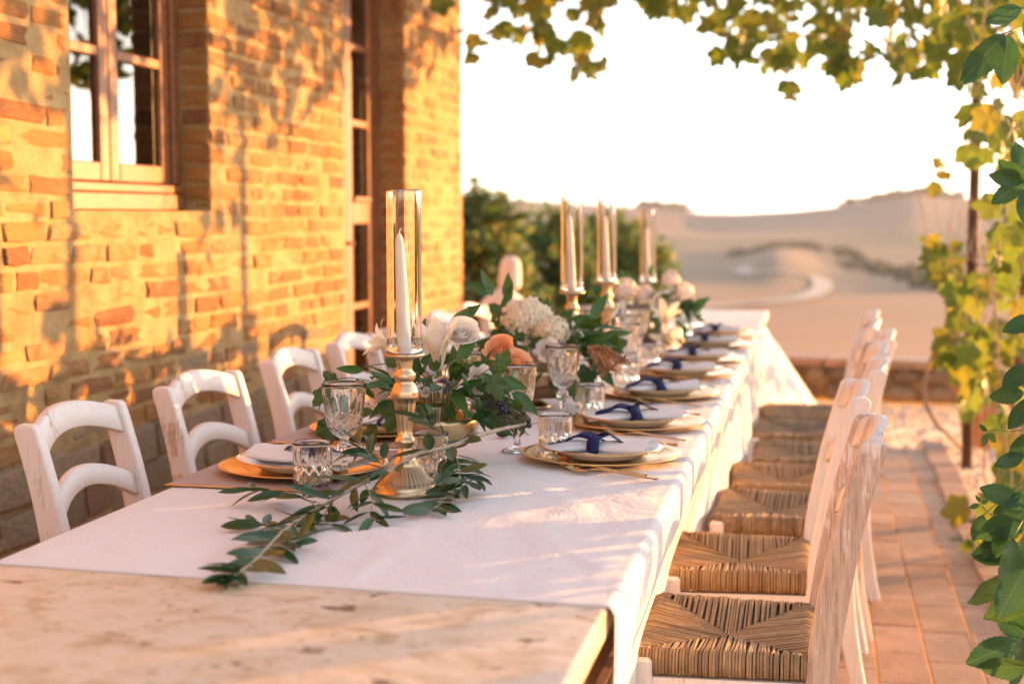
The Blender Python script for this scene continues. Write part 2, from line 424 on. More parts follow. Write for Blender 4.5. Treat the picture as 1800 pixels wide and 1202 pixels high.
M = dict(
    brick=m_brick(), mortar=m_mortar(), stone=m_stone(), whitewood=m_whitewood(), barewood=m_whitewood('weathered_wood', .56, (.66,.58,.53)), rush=m_rush(),
    cloth=m_cloth(), napkin=m_cloth('napkin_linen', (.80, .77, .75), .001), mat=m_plain('taupe_placemat', (.36,.27,.24), .8, var=.08, bump=.1, bscale=300),
    travertine=m_travertine(), gold=m_gold(), bowlgold=m_gold('aged_gold', (.62,.47,.27), .30, .45), candlegold=m_gold('brushed_gold', (.66,.48,.29), .30, .45),
    cutlery=m_gold('cutlery_gold', (.62,.45,.22), .2, .2),
    porcelain=m_plain('porcelain', (.82,.80,.77), .12, var=.02), glass=m_glass(), thin=m_glass('hurricane_glass', (.99,.99,.985)),
    wax=m_plain('candle_wax', (.85,.82,.78), .4, var=.03, **{'Subsurface Weight': .3, 'Subsurface Radius': (.02, .012, .008)}),
    ribbon=m_plain('navy_satin', (.006,.009,.06), .55, var=.2, **{'Specular IOR Level': .2}),
    wick=m_plain('wick', (.05,.04,.03), .9),
    olive=m_leaf('olive_leaf', [(.024,.070,.018), (.034,.090,.023), (.050,.110,.032), (.10,.14,.07)], .30, .2),
    ruscus=m_leaf('ruscus_leaf', [(.035,.11,.022), (.05,.15,.028), (.07,.17,.035), (.11,.19,.05)], .28, .35, None, .3),
    ivy=m_leaf('ivy_leaf', [(.05,.10,.018), (.09,.15,.025), (.065,.12,.022)], .35, .4),
    vine=m_leaf('vine_leaf', [(.09,.16,.025), (.13,.20,.03), (.08,.145,.03), (.19,.22,.03), (.27,.21,.03)], .45, .6, (.08,.07,.0)),
    creeper=m_leaf('creeper_leaf', [(.03,.10,.03), (.055,.14,.03), (.03,.09,.045), (.11,.20,.03)], .38, .5, None, .22),
    bush=m_leaf('bush_leaf', [(.07,.17,.06), (.11,.22,.06), (.21,.26,.06), (.36,.30,.06), (.07,.15,.07)], .5, .6),
    farleaf=m_plain('distant_scrub', (.10,.095,.055), .95, var=.4, nscale=.5),
    sprig=m_leaf('dry_sprig', [(.10,.12,.06), (.16,.17,.09), (.08,.10,.05)], .6, .25),
    stem=m_wood('stem_bark', (.28,.21,.14), (.46,.38,.28), .7, (30, 30, 30)),
    greenstem=m_plain('green_stem', (.10,.13,.05), .5),
    rosew=m_petal('white_rose', [(.84,.75,.66), (.86,.79,.72)]), rosep=m_petal('peach_rose', [(.85,.40,.18), (.86,.50,.27), (.84,.34,.14)]),
    lily=m_petal('lily_petal', [(.84,.72,.52), (.86,.78,.64)]), hyd=m_petal('hydrangea', [(.80,.70,.50), (.86,.78,.62), (.76,.66,.44)]),
    dried=m_petal('dried_flower', [(.30,.13,.05), (.42,.2,.08), (.24,.10,.04)], .15), berry=m_plain('berry', (.02,.02,.045), .35, var=.3),
    umbel=m_plain('umbel', (.30,.30,.08), .7, var=.3), moss=m_plain('moss', (.16,.10,.05), .95, var=.5, nscale=60, bump=1, bscale=80),
    frame=m_wood('window_wood', (.15,.052,.018), (.27,.105,.035), .45, (3, 3, 10)), pane=m_pane(), dark=m_plain('dark_interior', (.03,.022,.018), .9),
    tile=m_tile(), gravel=m_gravel(), field=m_field(), road=m_plain('white_road', (.33,.28,.235), .95, nscale=.05),
    rust=m_plain('rusty_iron', (.10,.055,.035), .7, .3, var=.4, nscale=12, bump=.4), bark=m_wood('vine_bark', (.10,.06,.04), (.24,.15,.09), .9, (20, 20, 2)),
    pot=m_plain('terracotta', (.42,.18,.08), .8, var=.2, bump=.2), statue=m_plain('pale_stone', (.66,.60,.55), .8, var=.08, bump=.3, bscale=60),
    hose=m_plain('dry_cane', (.30,.20,.14), .7), roof=m_plain('roof_tile', (.34,.16,.09), .85, var=.3), soil=m_plain('soil', (.22,.14,.095), .95, var=.3, bump=.6, bscale=30),
    tablewood=m_wood('table_wood', (.20,.10,.05), (.34,.18,.09), .6),
)

# ================================================================== SETTING: terrain
RIDGE = [(-60, .6), (-25, .9), (-12, .7), (-6.6, .33), (-5.6, .28), (-4.8, .12), (-3.2, .1), (-.95, .22), (.87, .42), (2.2, .62), (3.6, .86), (4.5, .74), (6, .68), (8.1, .75), (20, 1.0), (60, .7)]
ZTAB = [(8, -.6), (11, -.62), (14, -.9), (30, -2.6), (60, -5.2), (120, -9.5), (200, -13), (300, -16), (420, -18), (600, -18), (780, -14)]
def terrain_z(x, y):
    d = math.hypot(x, y); az = math.degrees(math.atan2(x, y))
    if d <= 780: z = lerp_tab(ZTAB, d)
    rz = CAM.z + 1500 * math.tan(R(lerp_tab(RIDGE, az)))
    if d > 780:
        z = -14 + (rz + 14) * ((d - 780) / 720) ** .9 if d < 1500 else rz - (d - 1500) * .05
    z += nz(x * .006, y * .006, 3) * min(4, d * .006) * (1 - smoothstep(1300, 1500, d))
    # a spur in the middle distance
    px_az = az + 1.5
    z += 5.5 * math.exp(-(px_az / 1.3) ** 2) * math.exp(-((d - 560) / 130) ** 2)
    return z
AZ = [-180 + 6 * i for i in range(28)] + [-13 + .5 * i for i in range(50)] + [12 + 6 * i for i in range(29)]
AZ = sorted(set([a for a in AZ if -180 <= a <= 180]))
DS = [7.0]
while DS[-1] < 2600: DS.append(DS[-1] * 1.075 + .15)
mb = MB()
V = [(d * math.sin(R(a)), d * math.cos(R(a)), terrain_z(d * math.sin(R(a)), d * math.cos(R(a)))) for d in DS for a in AZ]
na = len(AZ)
Fc = [(j*na+i, (j+1)*na+i, (j+1)*na+(i+1) % na, j*na+(i+1) % na) for j in range(len(DS)-1) for i in range(na - 1)]
mb.add(V, Fc)
struct('hills', mb.mesh('hills', M['field']))

def hit_terrain(px, py):
    r = ray(px, py); r = r / math.hypot(r.x, r.y); d = 40.0
    while d < 2500:
        p = CAM + r * d
        if p.z < terrain_z(p.x, p.y): return p
        d *= 1.01
    return CAM + r * 1400
rp = [hit_terrain(*q) for q in [(1205, 548), (1290, 538), (1360, 533), (1418, 524), (1446, 508), (1438, 492), (1400, 484), (1350, 480), (1318, 482), (1302, 474), (1330, 462)]]
rp = catmull(rp, 8)
mb = MB(); v = []
for i, p in enumerate(rp):
    t = (rp[min(i+1, len(rp)-1)] - rp[max(i-1, 0)]); t.z = 0; t.normalize(); s = Vector((t.y, -t.x, 0))
    for k in (-1, 0, 1):
        q = p + s * 2.6 * k; v.append((q.x, q.y, terrain_z(q.x, q.y) + .35))
mb.add(v, [(3*i+k, 3*i+k+1, 3*i+4+k, 3*i+3+k) for i in range(len(rp)-1) for k in (0, 1)])
struct('road', mb.mesh('road', M['road']))

def scrub(mb, c, r, n=26):
    for _ in range(n):
        d = Vector((rng.gauss(0, 1), rng.gauss(0, 1), rng.gauss(0, .7))).normalized() * r * rng.uniform(.5, 1)
        p = Vector(c) + Vector((d.x, d.y, abs(d.z)))
        s = r * rng.uniform(.25, .5); a = Vector((rng.gauss(0,1), rng.gauss(0,1), rng.gauss(0,1))).normalized(); b = a.orthogonal().normalized()
        mb.add([p + a*s, p + b*s, p - a*s*.8, p - b*s*.9], [(0, 1, 2, 3)])
mb = MB()
for line, n, sz in (([(1300, 448), (1345, 440), (1400, 432)], 40, 2.2), ([(1400, 434), (1470, 446), (1545, 478), (1640, 500), (1700, 512)], 90, 3.0), ([(1500, 465), (1640, 488)], 26, 2.0)):
    pts = catmull([hit_terrain(*q) for q in line], 20)
    for _ in range(n):
        p = rng.choice(pts) + Vector((rng.uniform(-6, 6), rng.uniform(-8, 8), 0))
        scrub(mb, (p.x, p.y, terrain_z(p.x, p.y)), sz * rng.uniform(.5, 1.3))
o = stuff(tag(link('hedgerow', mb.mesh('hedgerow', M['farleaf'], False)), 'dark scrubby hedgerow winding between the tan fields', 'hedge'))
mb = MB()
for _ in range(150):
    az = rng.choice([rng.uniform(.8, 5.2), rng.uniform(2.2, 4.6), rng.uniform(-7, -5)]); d = rng.uniform(1440, 1500)
    x, y = d * math.sin(R(az)), d * math.cos(R(az))
    scrub(mb, (x, y, terrain_z(x, y)), rng.uniform(4, 9), 14)
stuff(tag(link('distant_wood', mb.mesh('distant_wood', M['farleaf'], False)), 'dark wood along the crest of the far hill', 'wood'))

# ------------------------------------------------------------------ courtyard
mb = MB().box((-14, -9, -.9), (11, 10.75, -.03))
struct('gravel_yard', mb.mesh('gravel_yard', M['gravel']))
mb = MB()
for _ in range(2600):
    x, y = rng.uniform(-.6, 2.2), rng.uniform(4.6, 10.1)
    if x < .68 and y < 8.05: continue
    s = rng.uniform(.006, .022)
    a = rng.uniform(0, 6.3)
    mb.add([(-1,-1,-.3),(1,-.8,-.3),(.9,1,-.3),(-.8,.9,-.3),(-.5,-.5,.6),(.6,-.4,.7),(.4,.6,.55),(-.6,.5,.7)],
           [(4,5,6,7),(0,1,5,4),(1,2,6,5),(2,3,7,6),(3,0,4,7)], xf((x, y, -.028), (rng.uniform(-.4,.4), rng.uniform(-.4,.4), a), s))
m_peb = m_plain('pebble', (.50,.46,.42), .85, var=.3, nscale=9)
stuff(link('gravel', mb.mesh('gravel', m_peb, False)))
g = bpy.data.objects['gravel']; g['label'] = 'loose pale gravel beside the tiled terrace'; g['category'] = 'gravel'

# terrace: mortar bed with single tiles
bed = struct('terrace', MB().box((-2.15, -1.2, -.06), (.665, 8.02, -.008)).mesh('terrace', M['soil']))
tiles = []
col, ci = -2.14, 0
while col < .60:
    wdt = .145
    yy = -1.2 + (.15 if ci % 2 else 0) + rng.uniform(-.03, .03)
    while yy < 7.98:
        L = rng.choice([.285, .285, .285, .27, .30])
        y1 = min(yy + L, 8.01)
        if y1 - yy > .08: tiles.append((col, yy, wdt, y1 - yy))
        yy = y1
    col += wdt; ci += 1
def tile_key(t):
    c = Vector((t[0] + t[2]/2, t[1] + t[3]/2, 0))
    vis = inframe(c, 20) and c.x > -.35
    return (0 if vis else 1, (c - CAM).length)
tiles.sort(key=tile_key)
tvar = []
for k in range(8):
    b = MB().bbox((-.5, -.5, -.5), (.5, .5, .5), .018)
    b.v = [(x + rng.uniform(-.012, .012), y + rng.uniform(-.012, .012), z) for x, y, z in b.v]
    tvar.append(b)
tmesh = [b.mesh('tile', M['tile'], False) for b in tvar]
rest = MB()
for i, (x, y, a, b) in enumerate(tiles):
    g = rng.uniform(.004, .008)
    Mx = xf((x + a/2, y + b/2, -.018 + rng.uniform(-.0012, .0012)), (rng.uniform(-.003, .003), rng.uniform(-.003, .003), rng.uniform(-.006, .006)), (a - g, b - g, .032))
    k = rng.randrange(8)
    if i < 260: link('tile', tmesh[k], bed, Mx)
    else: rest.add(tvar[k].v, tvar[k].f, Mx)
stuff(link('tiles', rest.mesh('tiles', M['tile'], False), bed))
mb = MB()
yy = 4.4; n = 0
while yy < 8.0:
    L = rng.uniform(.2, .27)
    link('edging_brick', tmesh[n % 8], bed, xf((.63 + rng.uniform(-.008, .012), yy + L/2, -.016), (0, 0, rng.uniform(-.05, .05)), (.11, L - .012, .05)))
    yy += L; n += 1

# ------------------------------------------------------------------ low stone wall at the end of the yard
lw = thing('low_stone_wall', 'low wall of warm rough stones edging the gravel yard', 'wall', (1.0, 10.3, -.03))
lw.rotation_euler = (0, 0, R(-5))
part('wall_core', MB().box((-6, -.14, 0), (6, .2, .24)).mesh('wall_core', M['mortar']), lw)
def rock(seed, sub=3):
    q = random.Random(seed); b = MB()
    def fn(u, v):
        th = u * 2 * math.pi; ph = (v - .5) * math.pi
        p = Vector((math.cos(th) * math.cos(ph), math.sin(th) * math.cos(ph), math.sin(ph)))
        m = max(abs(p.x), abs(p.y), abs(p.z)); p = p * (.55 + .45 / m * .62)
        return p * .5 * (1 + .16 * nz(p.x * 1.7 + seed, p.y * 1.7, p.z * 1.7))
    return b.grid(fn, 8, 5)
rocks = [rock(s).mesh('stone', M['stone'], False) for s in range(6)]
for zz, h in ((.06, .13), (.185, .12)):
    x = -6
    while x < 6:
        L = rng.uniform(.14, .34)
        part('stone', rng.choice(rocks), lw, xf((x + L/2, -.15, zz), (rng.uniform(-.1,.1), rng.uniform(-.1,.1), rng.uniform(-.1,.1)), (L * 1.08, .16, h * 1.15)))
        x += L
x = -6
while x < 6:
    L = rng.uniform(.25, .45)
    part('coping_stone', rng.choice(tmesh), lw, xf((x + L/2, .02, .265), (rng.uniform(-.03,.03), 0, rng.uniform(-.04,.04)), (L - .015, .44, .055)))
    x += L

# ================================================================== FARMHOUSE
XW = -2.15
WY0, WY1, WZ0, WZ1 = 3.841, 4.815, 1.283, 2.60
DY0, DY1, DZ1 = 6.29, 7.278, 2.65
YE = 8.5
house = thing('brick_farmhouse', 'old brick farmhouse with wooden casement window and glazed door behind the table', 'house', (XW, 4.5, 0))
mb = MB()
xb = XW - .45
for (y0, y1, z0, z1) in ((-2, WY0, 0, 3.3), (WY0, WY1, 0, WZ0), (WY0, WY1, WZ1, 3.3), (WY1, DY0, 0, 3.3), (DY0, DY1, DZ1, 3.3), (DY1, YE, 0, 3.3)):
    mb.box((xb, y0, z0), (XW, y1, z1))
mb.box((-7, YE - .45, 0), (xb, YE, 3.3)).box((-7, -2, 0), (xb, -1.55, 3.3)).box((-7.4, -2, 0), (-7, YE, 3.3))
wall = wpart('wall', mb.mesh('wall', M['mortar'], False), house)
wpart('ceiling', MB().box((-7.4, -2, 3.3), (XW, YE, 3.42)).mesh('ceiling', M['dark']), house)
wpart('interior_floor', MB().box((-7, -1.55, -.025), (xb, YE - .45, .02)).mesh('interior_floor', M['dark']), house)
rb = MB()
rb.add([(-1.75, -2.3, 3.36), (-1.75, 8.8, 3.36), (-4.8, 8.8, 4.6), (-4.8, -2.3, 4.6), (-7.8, -2.3, 3.36), (-7.8, 8.8, 3.36),
        (-1.75, -2.3, 3.44), (-1.75, 8.8, 3.44), (-4.8, 8.8, 4.7), (-4.8, -2.3, 4.7), (-7.8, -2.3, 3.44), (-7.8, 8.8, 3.44)],
       [(0,3,2,1), (3,4,5,2), (6,7,8,9), (9,8,11,10), (0,1,7,6), (4,10,11,5), (0,6,9,3), (3,9,10,4), (1,2,8,7), (2,5,11,8)])
wpart('roof', rb.mesh('roof', M['roof'], False), house)

def brick_shape(seed, jit):
    q = random.Random(seed); b = MB(); ring = [(-.5,-.5), (0,-.5), (.5,-.5), (.5,0), (.5,.5), (0,.5), (-.5,.5), (-.5,0)]
    v = [(-.5, a, c) for a, c in ring]
    r1 = [(a + q.uniform(-jit, jit), c + q.uniform(-jit, jit) * 1.3) for a, c in ring]
    v += [(.28, a, c) for a, c in r1]
    v += [(.5 + q.uniform(-.10, .02), a * q.uniform(.90, .96), c * q.uniform(.80, .9)) for a, c in r1]
    v.append((.5 + q.uniform(-.05, .05), 0, 0))
    f = []
    for k in range(8):
        k2 = (k + 1) % 8
        f += [(k, k2, 8 + k2, 8 + k), (8 + k, 8 + k2, 16 + k2, 16 + k), (16 + k, 16 + k2, 24)]
    return b.add(v, f)
bvar = [brick_shape(s, .055) for s in range(12)]
svar = [brick_shape(50 + s, .09) for s in range(8)]
bmesh_ = [b.mesh('brick', M['brick'], False) for b in bvar]
smesh_ = [b.mesh('stone', M['stone'], False) for b in svar]
blist = []        # (centre, matrix, kind, variant)
def put(c, M_, kind):
    blist.append((Vector(c), M_, kind, rng.randrange(12 if kind == 'brick' else 8)))
def blocked(y0, y1, z0, z1):
    """free y-intervals of a course"""
    iv = [(y0, y1)]
    for (a, b, c, d) in ((WY0, WY1, WZ0, WZ1), (DY0, DY1, 0, DZ1)):
        if z1 > c + .02 and z0 < d - .02:
            iv = [k for (p, q) in iv for k in ((p, min(q, a)), (max(p, b), q)) if k[1] - k[0] > .03]
    return iv
z = 0.0; row = 0
while z < 3.25:
    low = z < .46
    h = rng.uniform(.09, .13) if low else rng.uniform(.062, .072)
    if not low and z < WZ0 < z + h: h = WZ0 - z if WZ0 - z > .035 else h
    for (a, b) in blocked(-.4, YE, z, z + h):
        y = a; flip = row % 2
        while y < b - .001:
            if low: L = rng.uniform(.12, .28)
            else: L = rng.choice([.13, .135, .25, .265, .24, .20]) * rng.uniform(.93, 1.07)
            if b - (y + L) < .06: L = b - y
            mg = rng.uniform(.010, .018)
            prot = rng.uniform(.000, .011) if not low else rng.uniform(.004, .03)
            if rng.random() < .06 and not low: prot = -.012
            edge_j = rng.uniform(-.012, .006) if (abs(y + L - b) < 1e-4 and b < YE + .1) else 0
            hh = max(.03, h - rng.uniform(.009, .016)); LL = L - mg + edge_j
            c = (XW + prot - .03, y + LL/2, z + h/2 + rng.uniform(-.002, .002))
            put(c, xf(c, (rng.uniform(-.03, .03), rng.uniform(-.03, .03), rng.uniform(-.03, .03)), (.06, LL, hh)), 'stone' if (low or (z < .74 and rng.random() < .25)) else 'brick')
            y += L
    # reveals facing the camera (far jambs of window and door), one or two bricks deep
    for (yy, z0, z1, dep) in ((WY1, WZ0, WZ1, .115), (DY1, 0, DZ1, .138)):
        if z >= z0 - .01 and z < z1:
            dd = dep - .006
            c = (XW - .002 - dd/2, yy + .02 - rng.uniform(.004, .010), z + h/2)
            put(c, xf(c, (0, 0, -math.pi/2), (.04, dd, h - .012)), 'brick')
    # house end, facing +Y
    x = XW - .02
    while x > -3.6:
        L = rng.choice([.13, .25])
        c = (x - L/2, YE + rng.uniform(.0, .012) - .03, z + h/2)
        put(c, xf(c, (0, 0, math.pi/2), (.06, L - .014, h - .012)), 'brick'); x -= L
    z += h; row += 1
blist.sort(key=lambda t: (0 if inframe(t[0], 15) else 1, (t[0] - CAM).length))
nb = 0; ns = 0
rb, rs = MB(), MB()
L0 = Matrix.Identity(4)
for c, Mx, kind, k in blist:
    if kind == 'brick':
        if nb < 300: link('brick', bmesh_[k], wall, Mx)
        else: rb.add(bvar[k].v, bvar[k].f, Mx)
        nb += 1
    else:
        if ns < 120: link('stone', smesh_[k], wall, Mx)
        else: rs.add(svar[k].v, svar[k].f, Mx)
        ns += 1
stuff(link('brickwork', rb.mesh('brickwork', M['brick'], False), wall))
stuff(link('stonework', rs.mesh('stonework', M['stone'], False), wall))

def framed(name, boxes, mat, parent, ch=.004):
    b = MB()
    for a, c in boxes: b.bbox(a, c, ch)
    me = b.mesh(name, mat, False)
    if parent is house: return wpart(name, me, house)
    return link(name, me, parent)
xf0, xf1 = -2.36, -2.266
win = framed('window', [((xf0, WY0+.002, WZ0+.095), (xf1, WY0+.055, WZ1-.06)), ((xf0, WY1-.055, WZ0+.095), (xf1, WY1-.002, WZ1-.06)), ((xf0, WY0+.002, WZ1-.058), (xf1, WY1-.002, WZ1-.002))], M['frame'], house)
framed('sill', [((xf0, WY0+.002, WZ0+.003), (-2.246, WY1-.002, WZ0+.060)), ((xf0, WY0+.002, WZ0+.062), (-2.254, WY1-.002, WZ0+.092))], M['frame'], win)
sx0, sx1 = -2.318, -2.280
ymid = 4.318
for (a, b, jy) in ((WY0+.058, ymid-.0025, 0), (ymid+.0025, WY1-.058, 1)):
    z0, z1 = WZ0+.096, WZ1-.062
    st = .062
    sash = framed('sash', [((sx0, a, z0), (sx1, a+st, z1)), ((sx0, b-st, z0), (sx1, b, z1)), ((sx0, a+st+.0005, z0), (sx1, b-st-.0005, z0+.062)), ((sx0, a+st+.0005, z1-.062), (sx1, b-st-.0005, z1))], M['frame'], win)
    zs = [z0+.062, 1.778, 2.16, z1-.062]
    for zm in zs[1:-1]: framed('muntin', [((sx0+.006, a+st+.001, zm), (sx1-.002, b-st-.001, zm+.034))], M['frame'], win)
    for p, q in zip(zs, zs[1:]):
        framed('pane', [((-2.302, a+st-.006, p-.004 if p == zs[0] else p+.030), (-2.297, b-st+.006, q+.004))], M['pane'], win, .0005)
xd0, xd1 = -2.39, -2.290
door = framed('glazed_door', [((xd0, DY0+.002, .02), (xd1, DY0+.065, DZ1-.065)), ((xd0, DY1-.065, .02), (xd1, DY1-.002, DZ1-.065)), ((xd0, DY0+.002, DZ1-.063), (xd1, DY1-.002, DZ1-.002))], M['frame'], house)
dx0, dx1 = -2.345, -2.303
dm = (DY0 + DY1) / 2 - .01
for (a, b) in ((DY0+.068, dm-.003), (dm+.003, DY1-.068)):
    z0, z1 = .03, DZ1-.068; st = .085
    framed('door_leaf', [((dx0, a, z0), (dx1, a+st, z1)), ((dx0, b-st, z0), (dx1, b, z1)), ((dx0, a+st+.001, z0), (dx1, b-st-.001, z0+.34)), ((dx0, a+st+.001, z1-.08), (dx1, b-st-.001, z1)),
           ((dx0, a+st+.001, 1.225), (dx1, b-st-.001, 1.335)), ((dx0, a+st+.001, 1.337), (dx1+.018, b-st-.001, 1.362))], M['frame'], door)
    for zm in (.79, 1.715, 2.095): framed('muntin', [((dx0+.006, a+st+.001, zm), (dx1-.002, b-st-.001, zm+.034))], M['frame'], door)
    zs = [.37, .807, 1.227, 1.732, 2.112, z1-.08]
    for p, q in zip(zs, zs[1:]):
        p2 = 1.36 if p == 1.227 else p
        framed('pane', [((-2.327, a+st-.006, p2-.004 if p2 != 1.36 else 1.356), (-2.322, b-st+.006, q-.004))], M['pane'], door, .0005)
hb = MB(); hb.tube([(dx1-.002, dm-.03, 1.13), (dx1+.045, dm-.03, 1.13), (dx1+.05, dm-.12, 1.128)], .008, 8)
link('handle', hb.mesh('handle', M['rust']), door)

# ================================================================== TABLE
TX0, TX1, TZ = -1.172, -.262, .762
tbl = thing('long_dining_table', 'long dining table with pale pitted stone top on brown wooden legs', 'table', ((TX0+TX1)/2, 4.3, 0))
o = wpart('table_top', MB().box((TX0, .95, TZ-.042), (TX1, 7.69, TZ)).mesh('table_top', M['travertine'], False), tbl); bevel(o, .006, 3)
wpart('apron', MB().bbox((TX0+.05, 1.05, TZ-.14), (TX1-.03, 1.075, TZ-.043)).bbox((TX0+.05, 7.56, TZ-.14), (TX1-.03, 7.585, TZ-.043)).bbox((TX0+.03, 1.08, TZ-.14), (TX0+.055, 7.555, TZ-.043)).bbox((TX1-.055, 1.08, TZ-.14), (TX1-.03, 7.555, TZ-.043)).mesh('apron', M['tablewood'], False), tbl)
for yy in (1.55, 3.5, 5.4, 7.4):
    for xx in (TX0+.11, TX1-.11):
        wpart('leg', MB().bbox((xx-.04, yy-.04, 0), (xx+.04, yy+.04, TZ-.0425), .006).mesh('leg', M['tablewood'], False), tbl)

# chairs along the right side: (y, x of the seat front, yaw)
RCH = [(2.79, -.322, 0), (3.40, -.335, R(2)), (4.00, -.262, R(-2)), (4.47, -.245, R(3)), (4.95, -.20, R(1)), (5.48, -.225, R(-3)), (5.98, -.21, R(2))]
CY0, CY1 = 1.80, 6.67
ZC = TZ + .0024
def cloth_pt(s, v):
    """s in [-1,1]: hem-left .. hem-right across, v along"""
    y = CY0 + (CY1 - CY0) * v + (.035 * (1 - v)) * (0.5 - s) * .9
    a = abs(s); top = .62
    if a < top:
        q = s / top; x = (TX0 + TX1) / 2 + q * ((TX1 - TX0) / 2 - .004)
        e = min(1, (1 - abs(q)) * 14) * smoothstep(0, .012, v)
        wr = abs(nz(x * 5 + 2.3 * y, y * 3.1 - 1.2 * x, 5.5)); wr2 = abs(nz(x * 9 - 3 * y, y * 5, 1.7))
        wr3 = 1 - min(1, abs(nz(x * 2.2 + y * .8, y * 1.5 - x, 9.1)) * 9)
        z = ZC + e * (.0018 * math.exp(-(wr * 5) ** 2) + .0008 * math.exp(-(wr2 * 5) ** 2) + .0018 * smoothstep(0, 1, wr3))
        return (x, y, z - (1 - e) * .0006)
    t = (a - top) / (1 - top); sg = 1 if s > 0 else -1
    drop = t * .55; rr = .012
    if drop < rr * 1.57:
        th = drop / rr; ox = rr * math.sin(th) - .002; oz = -rr * (1 - math.cos(th))
    else: ox = rr; oz = -rr - (drop - rr * 1.57)
    tt = smoothstep(.02, .6, drop)
    fold = math.sin(y * 11 + 1.6 * math.sin(y * 2.3) + (0 if sg > 0 else 2)) * .020 + math.sin(y * 23 + 2 * math.sin(y * 1.7)) * .009 + nz(y * 3, drop * 3, sg) * .018
    ox += tt * (fold * (.6 if y < 3.9 else 1) + (.014 if y > 3.9 or sg < 0 else -.005))
    if sg > 0: ox -= .065 * smoothstep(.05, .34, drop) * smoothstep(4.3, 3.4, y) * smoothstep(1.75, 2.15, y)
    x = (TX1 if sg > 0 else TX0) + sg * ox; z = ZC + oz
    ratio = smoothstep(0, .3, drop)
    if sg > 0:
        for cy, fx, _ in RCH[:4]:
            k = smoothstep(.27, .17, abs(y - cy)) * smoothstep(.68, .50, z)
            lim = fx - .022
            if x > lim: x += (lim - x) * k
        e = smoothstep(5.95, 6.67, y)                       # far corner lifted by the breeze
        x += e * t * (.30 + .04 * math.sin(y * 14)); y += e * e * t * .62; z += e * t * .07
    else:
        x -= tt * .0
    return (x, y, z)
ss = []
k = 0
SS = [-1 + .035 * i for i in range(11)] + [-.622 + .002 * i for i in range(-4, 2)] + [-.6 + 1.2 * i / 130 for i in range(131)] + [.618 + .004 * i for i in range(0, 9)] + [.66 + .34 * i / 30 for i in range(31)]
SS = sorted(set(round(q, 4) for q in SS if -1 <= q <= 1))
NV = 520
cv = [cloth_pt(q, j / NV) for j in range(NV + 1) for q in SS]
nS = len(SS)
mb = MB().add(cv, [(j*nS+i, j*nS+i+1, (j+1)*nS+i+1, (j+1)*nS+i) for j in range(NV) for i in range(nS-1)])
o = tag(link('tablecloth', mb.mesh('tablecloth', M['cloth'])), 'white tablecloth draped along the long table, far corner blown out', 'tablecloth')
sm = o.modifiers.new('thick', 'SOLIDIFY'); sm.thickness = .0012; sm.offset = -1
TOP = ZC + .0028

# ================================================================== CHAIRS
SA, SB = .160, .205         # half depth (x) and half width (y) of the seat, seat centre at local x = 0
def taper(x): return 1 - .10 * (x + SA) / (2 * SA)
def post_mesh(sg, mat=None):
    path = [(.235, 0), (.200, .18), (.182, .36), (.182, .45), (.196, .56), (.222, .70), (.247, .80), (.262, .85)]
    P = catmull([(x, 0, z) for x, z in path], 5)
    wd = [.040 + .016 * smoothstep(0, .4, p.z) - .008 * smoothstep(.55, .85, p.z) for p in P]
    b = MB(); v = []; y0 = sg * .184; th = .0155; n = len(P)
    for i, p in enumerate(P):
        t = (P[min(i+1, n-1)] - P[max(i-1, 0)]).normalized(); nrm = Vector((t.z, 0, -t.x))
        h = wd[i] / 2; c = .0035
        for (a, q) in ((-h, -th+c), (-h+c, -th), (h-c, -th), (h, -th+c), (h, th-c), (h-c, th), (-h+c, th), (-h, th-c)):
            w_ = p + nrm * a; v.append((w_.x, y0 + q, w_.z))
    # rounded top
    t = (P[-1] - P[-2]).normalized(); nrm = Vector((t.z, 0, -t.x))
    for up, k in ((.008, .92), (.0135, .72), (.016, .4)):
        for (a, q) in ((-1, -.8), (-.85, -1), (.85, -1), (1, -.8), (1, .8), (.85, 1), (-.85, 1), (-1, .8)):
            w_ = P[-1] + t * (up + (.004 if a > 0 else -.002)) + nrm * (a * k * wd[-1] / 2); v.append((w_.x, y0 + q * th * (.6 + .4 * k), w_.z))
    m = n + 3
    f = [(i*8+k, i*8+(k+1) % 8, (i+1)*8+(k+1) % 8, (i+1)*8+k) for i in range(m-1) for k in range(8)]
    f += [tuple(range(8))[::-1], tuple((m-1)*8+k for k in range(8))]
    return b.add(v, f).mesh('rear_post', mat or M['whitewood'], False)
def slat_mesh(zc, h, arch, xc, slope):
    b = MB()
    nU = 18; hw = .184 - .012
    rings = []
    v = []
    for i in range(nU + 1):
        u = -1 + 2 * i / nU
        bow = .022 * (1 - u * u)
        zt = zc + h / 2 + arch * (1 - u * u) - .004; zb = zc - h / 2 + arch * 1.15 * (1 - u * u)
        th = .010
        for (z, o) in ((zb, -th + .003), (zb + .003, -th), (zt - .004, -th), (zt, -th + .004), (zt, th - .004), (zt - .004, th), (zb + .003, th), (zb, th - .003)):
            v.append((xc + slope * (z - zc) + bow + o, u * hw, z))
    f = [(i*8+k, i*8+(k+1) % 8, (i+1)*8+(k+1) % 8, (i+1)*8+k) for i in range(nU) for k in range(8)]
    f += [tuple(range(8))[::-1], tuple(nU*8+k for k in range(8))]
    return b.add(v, f).mesh('slat', M['whitewood'])
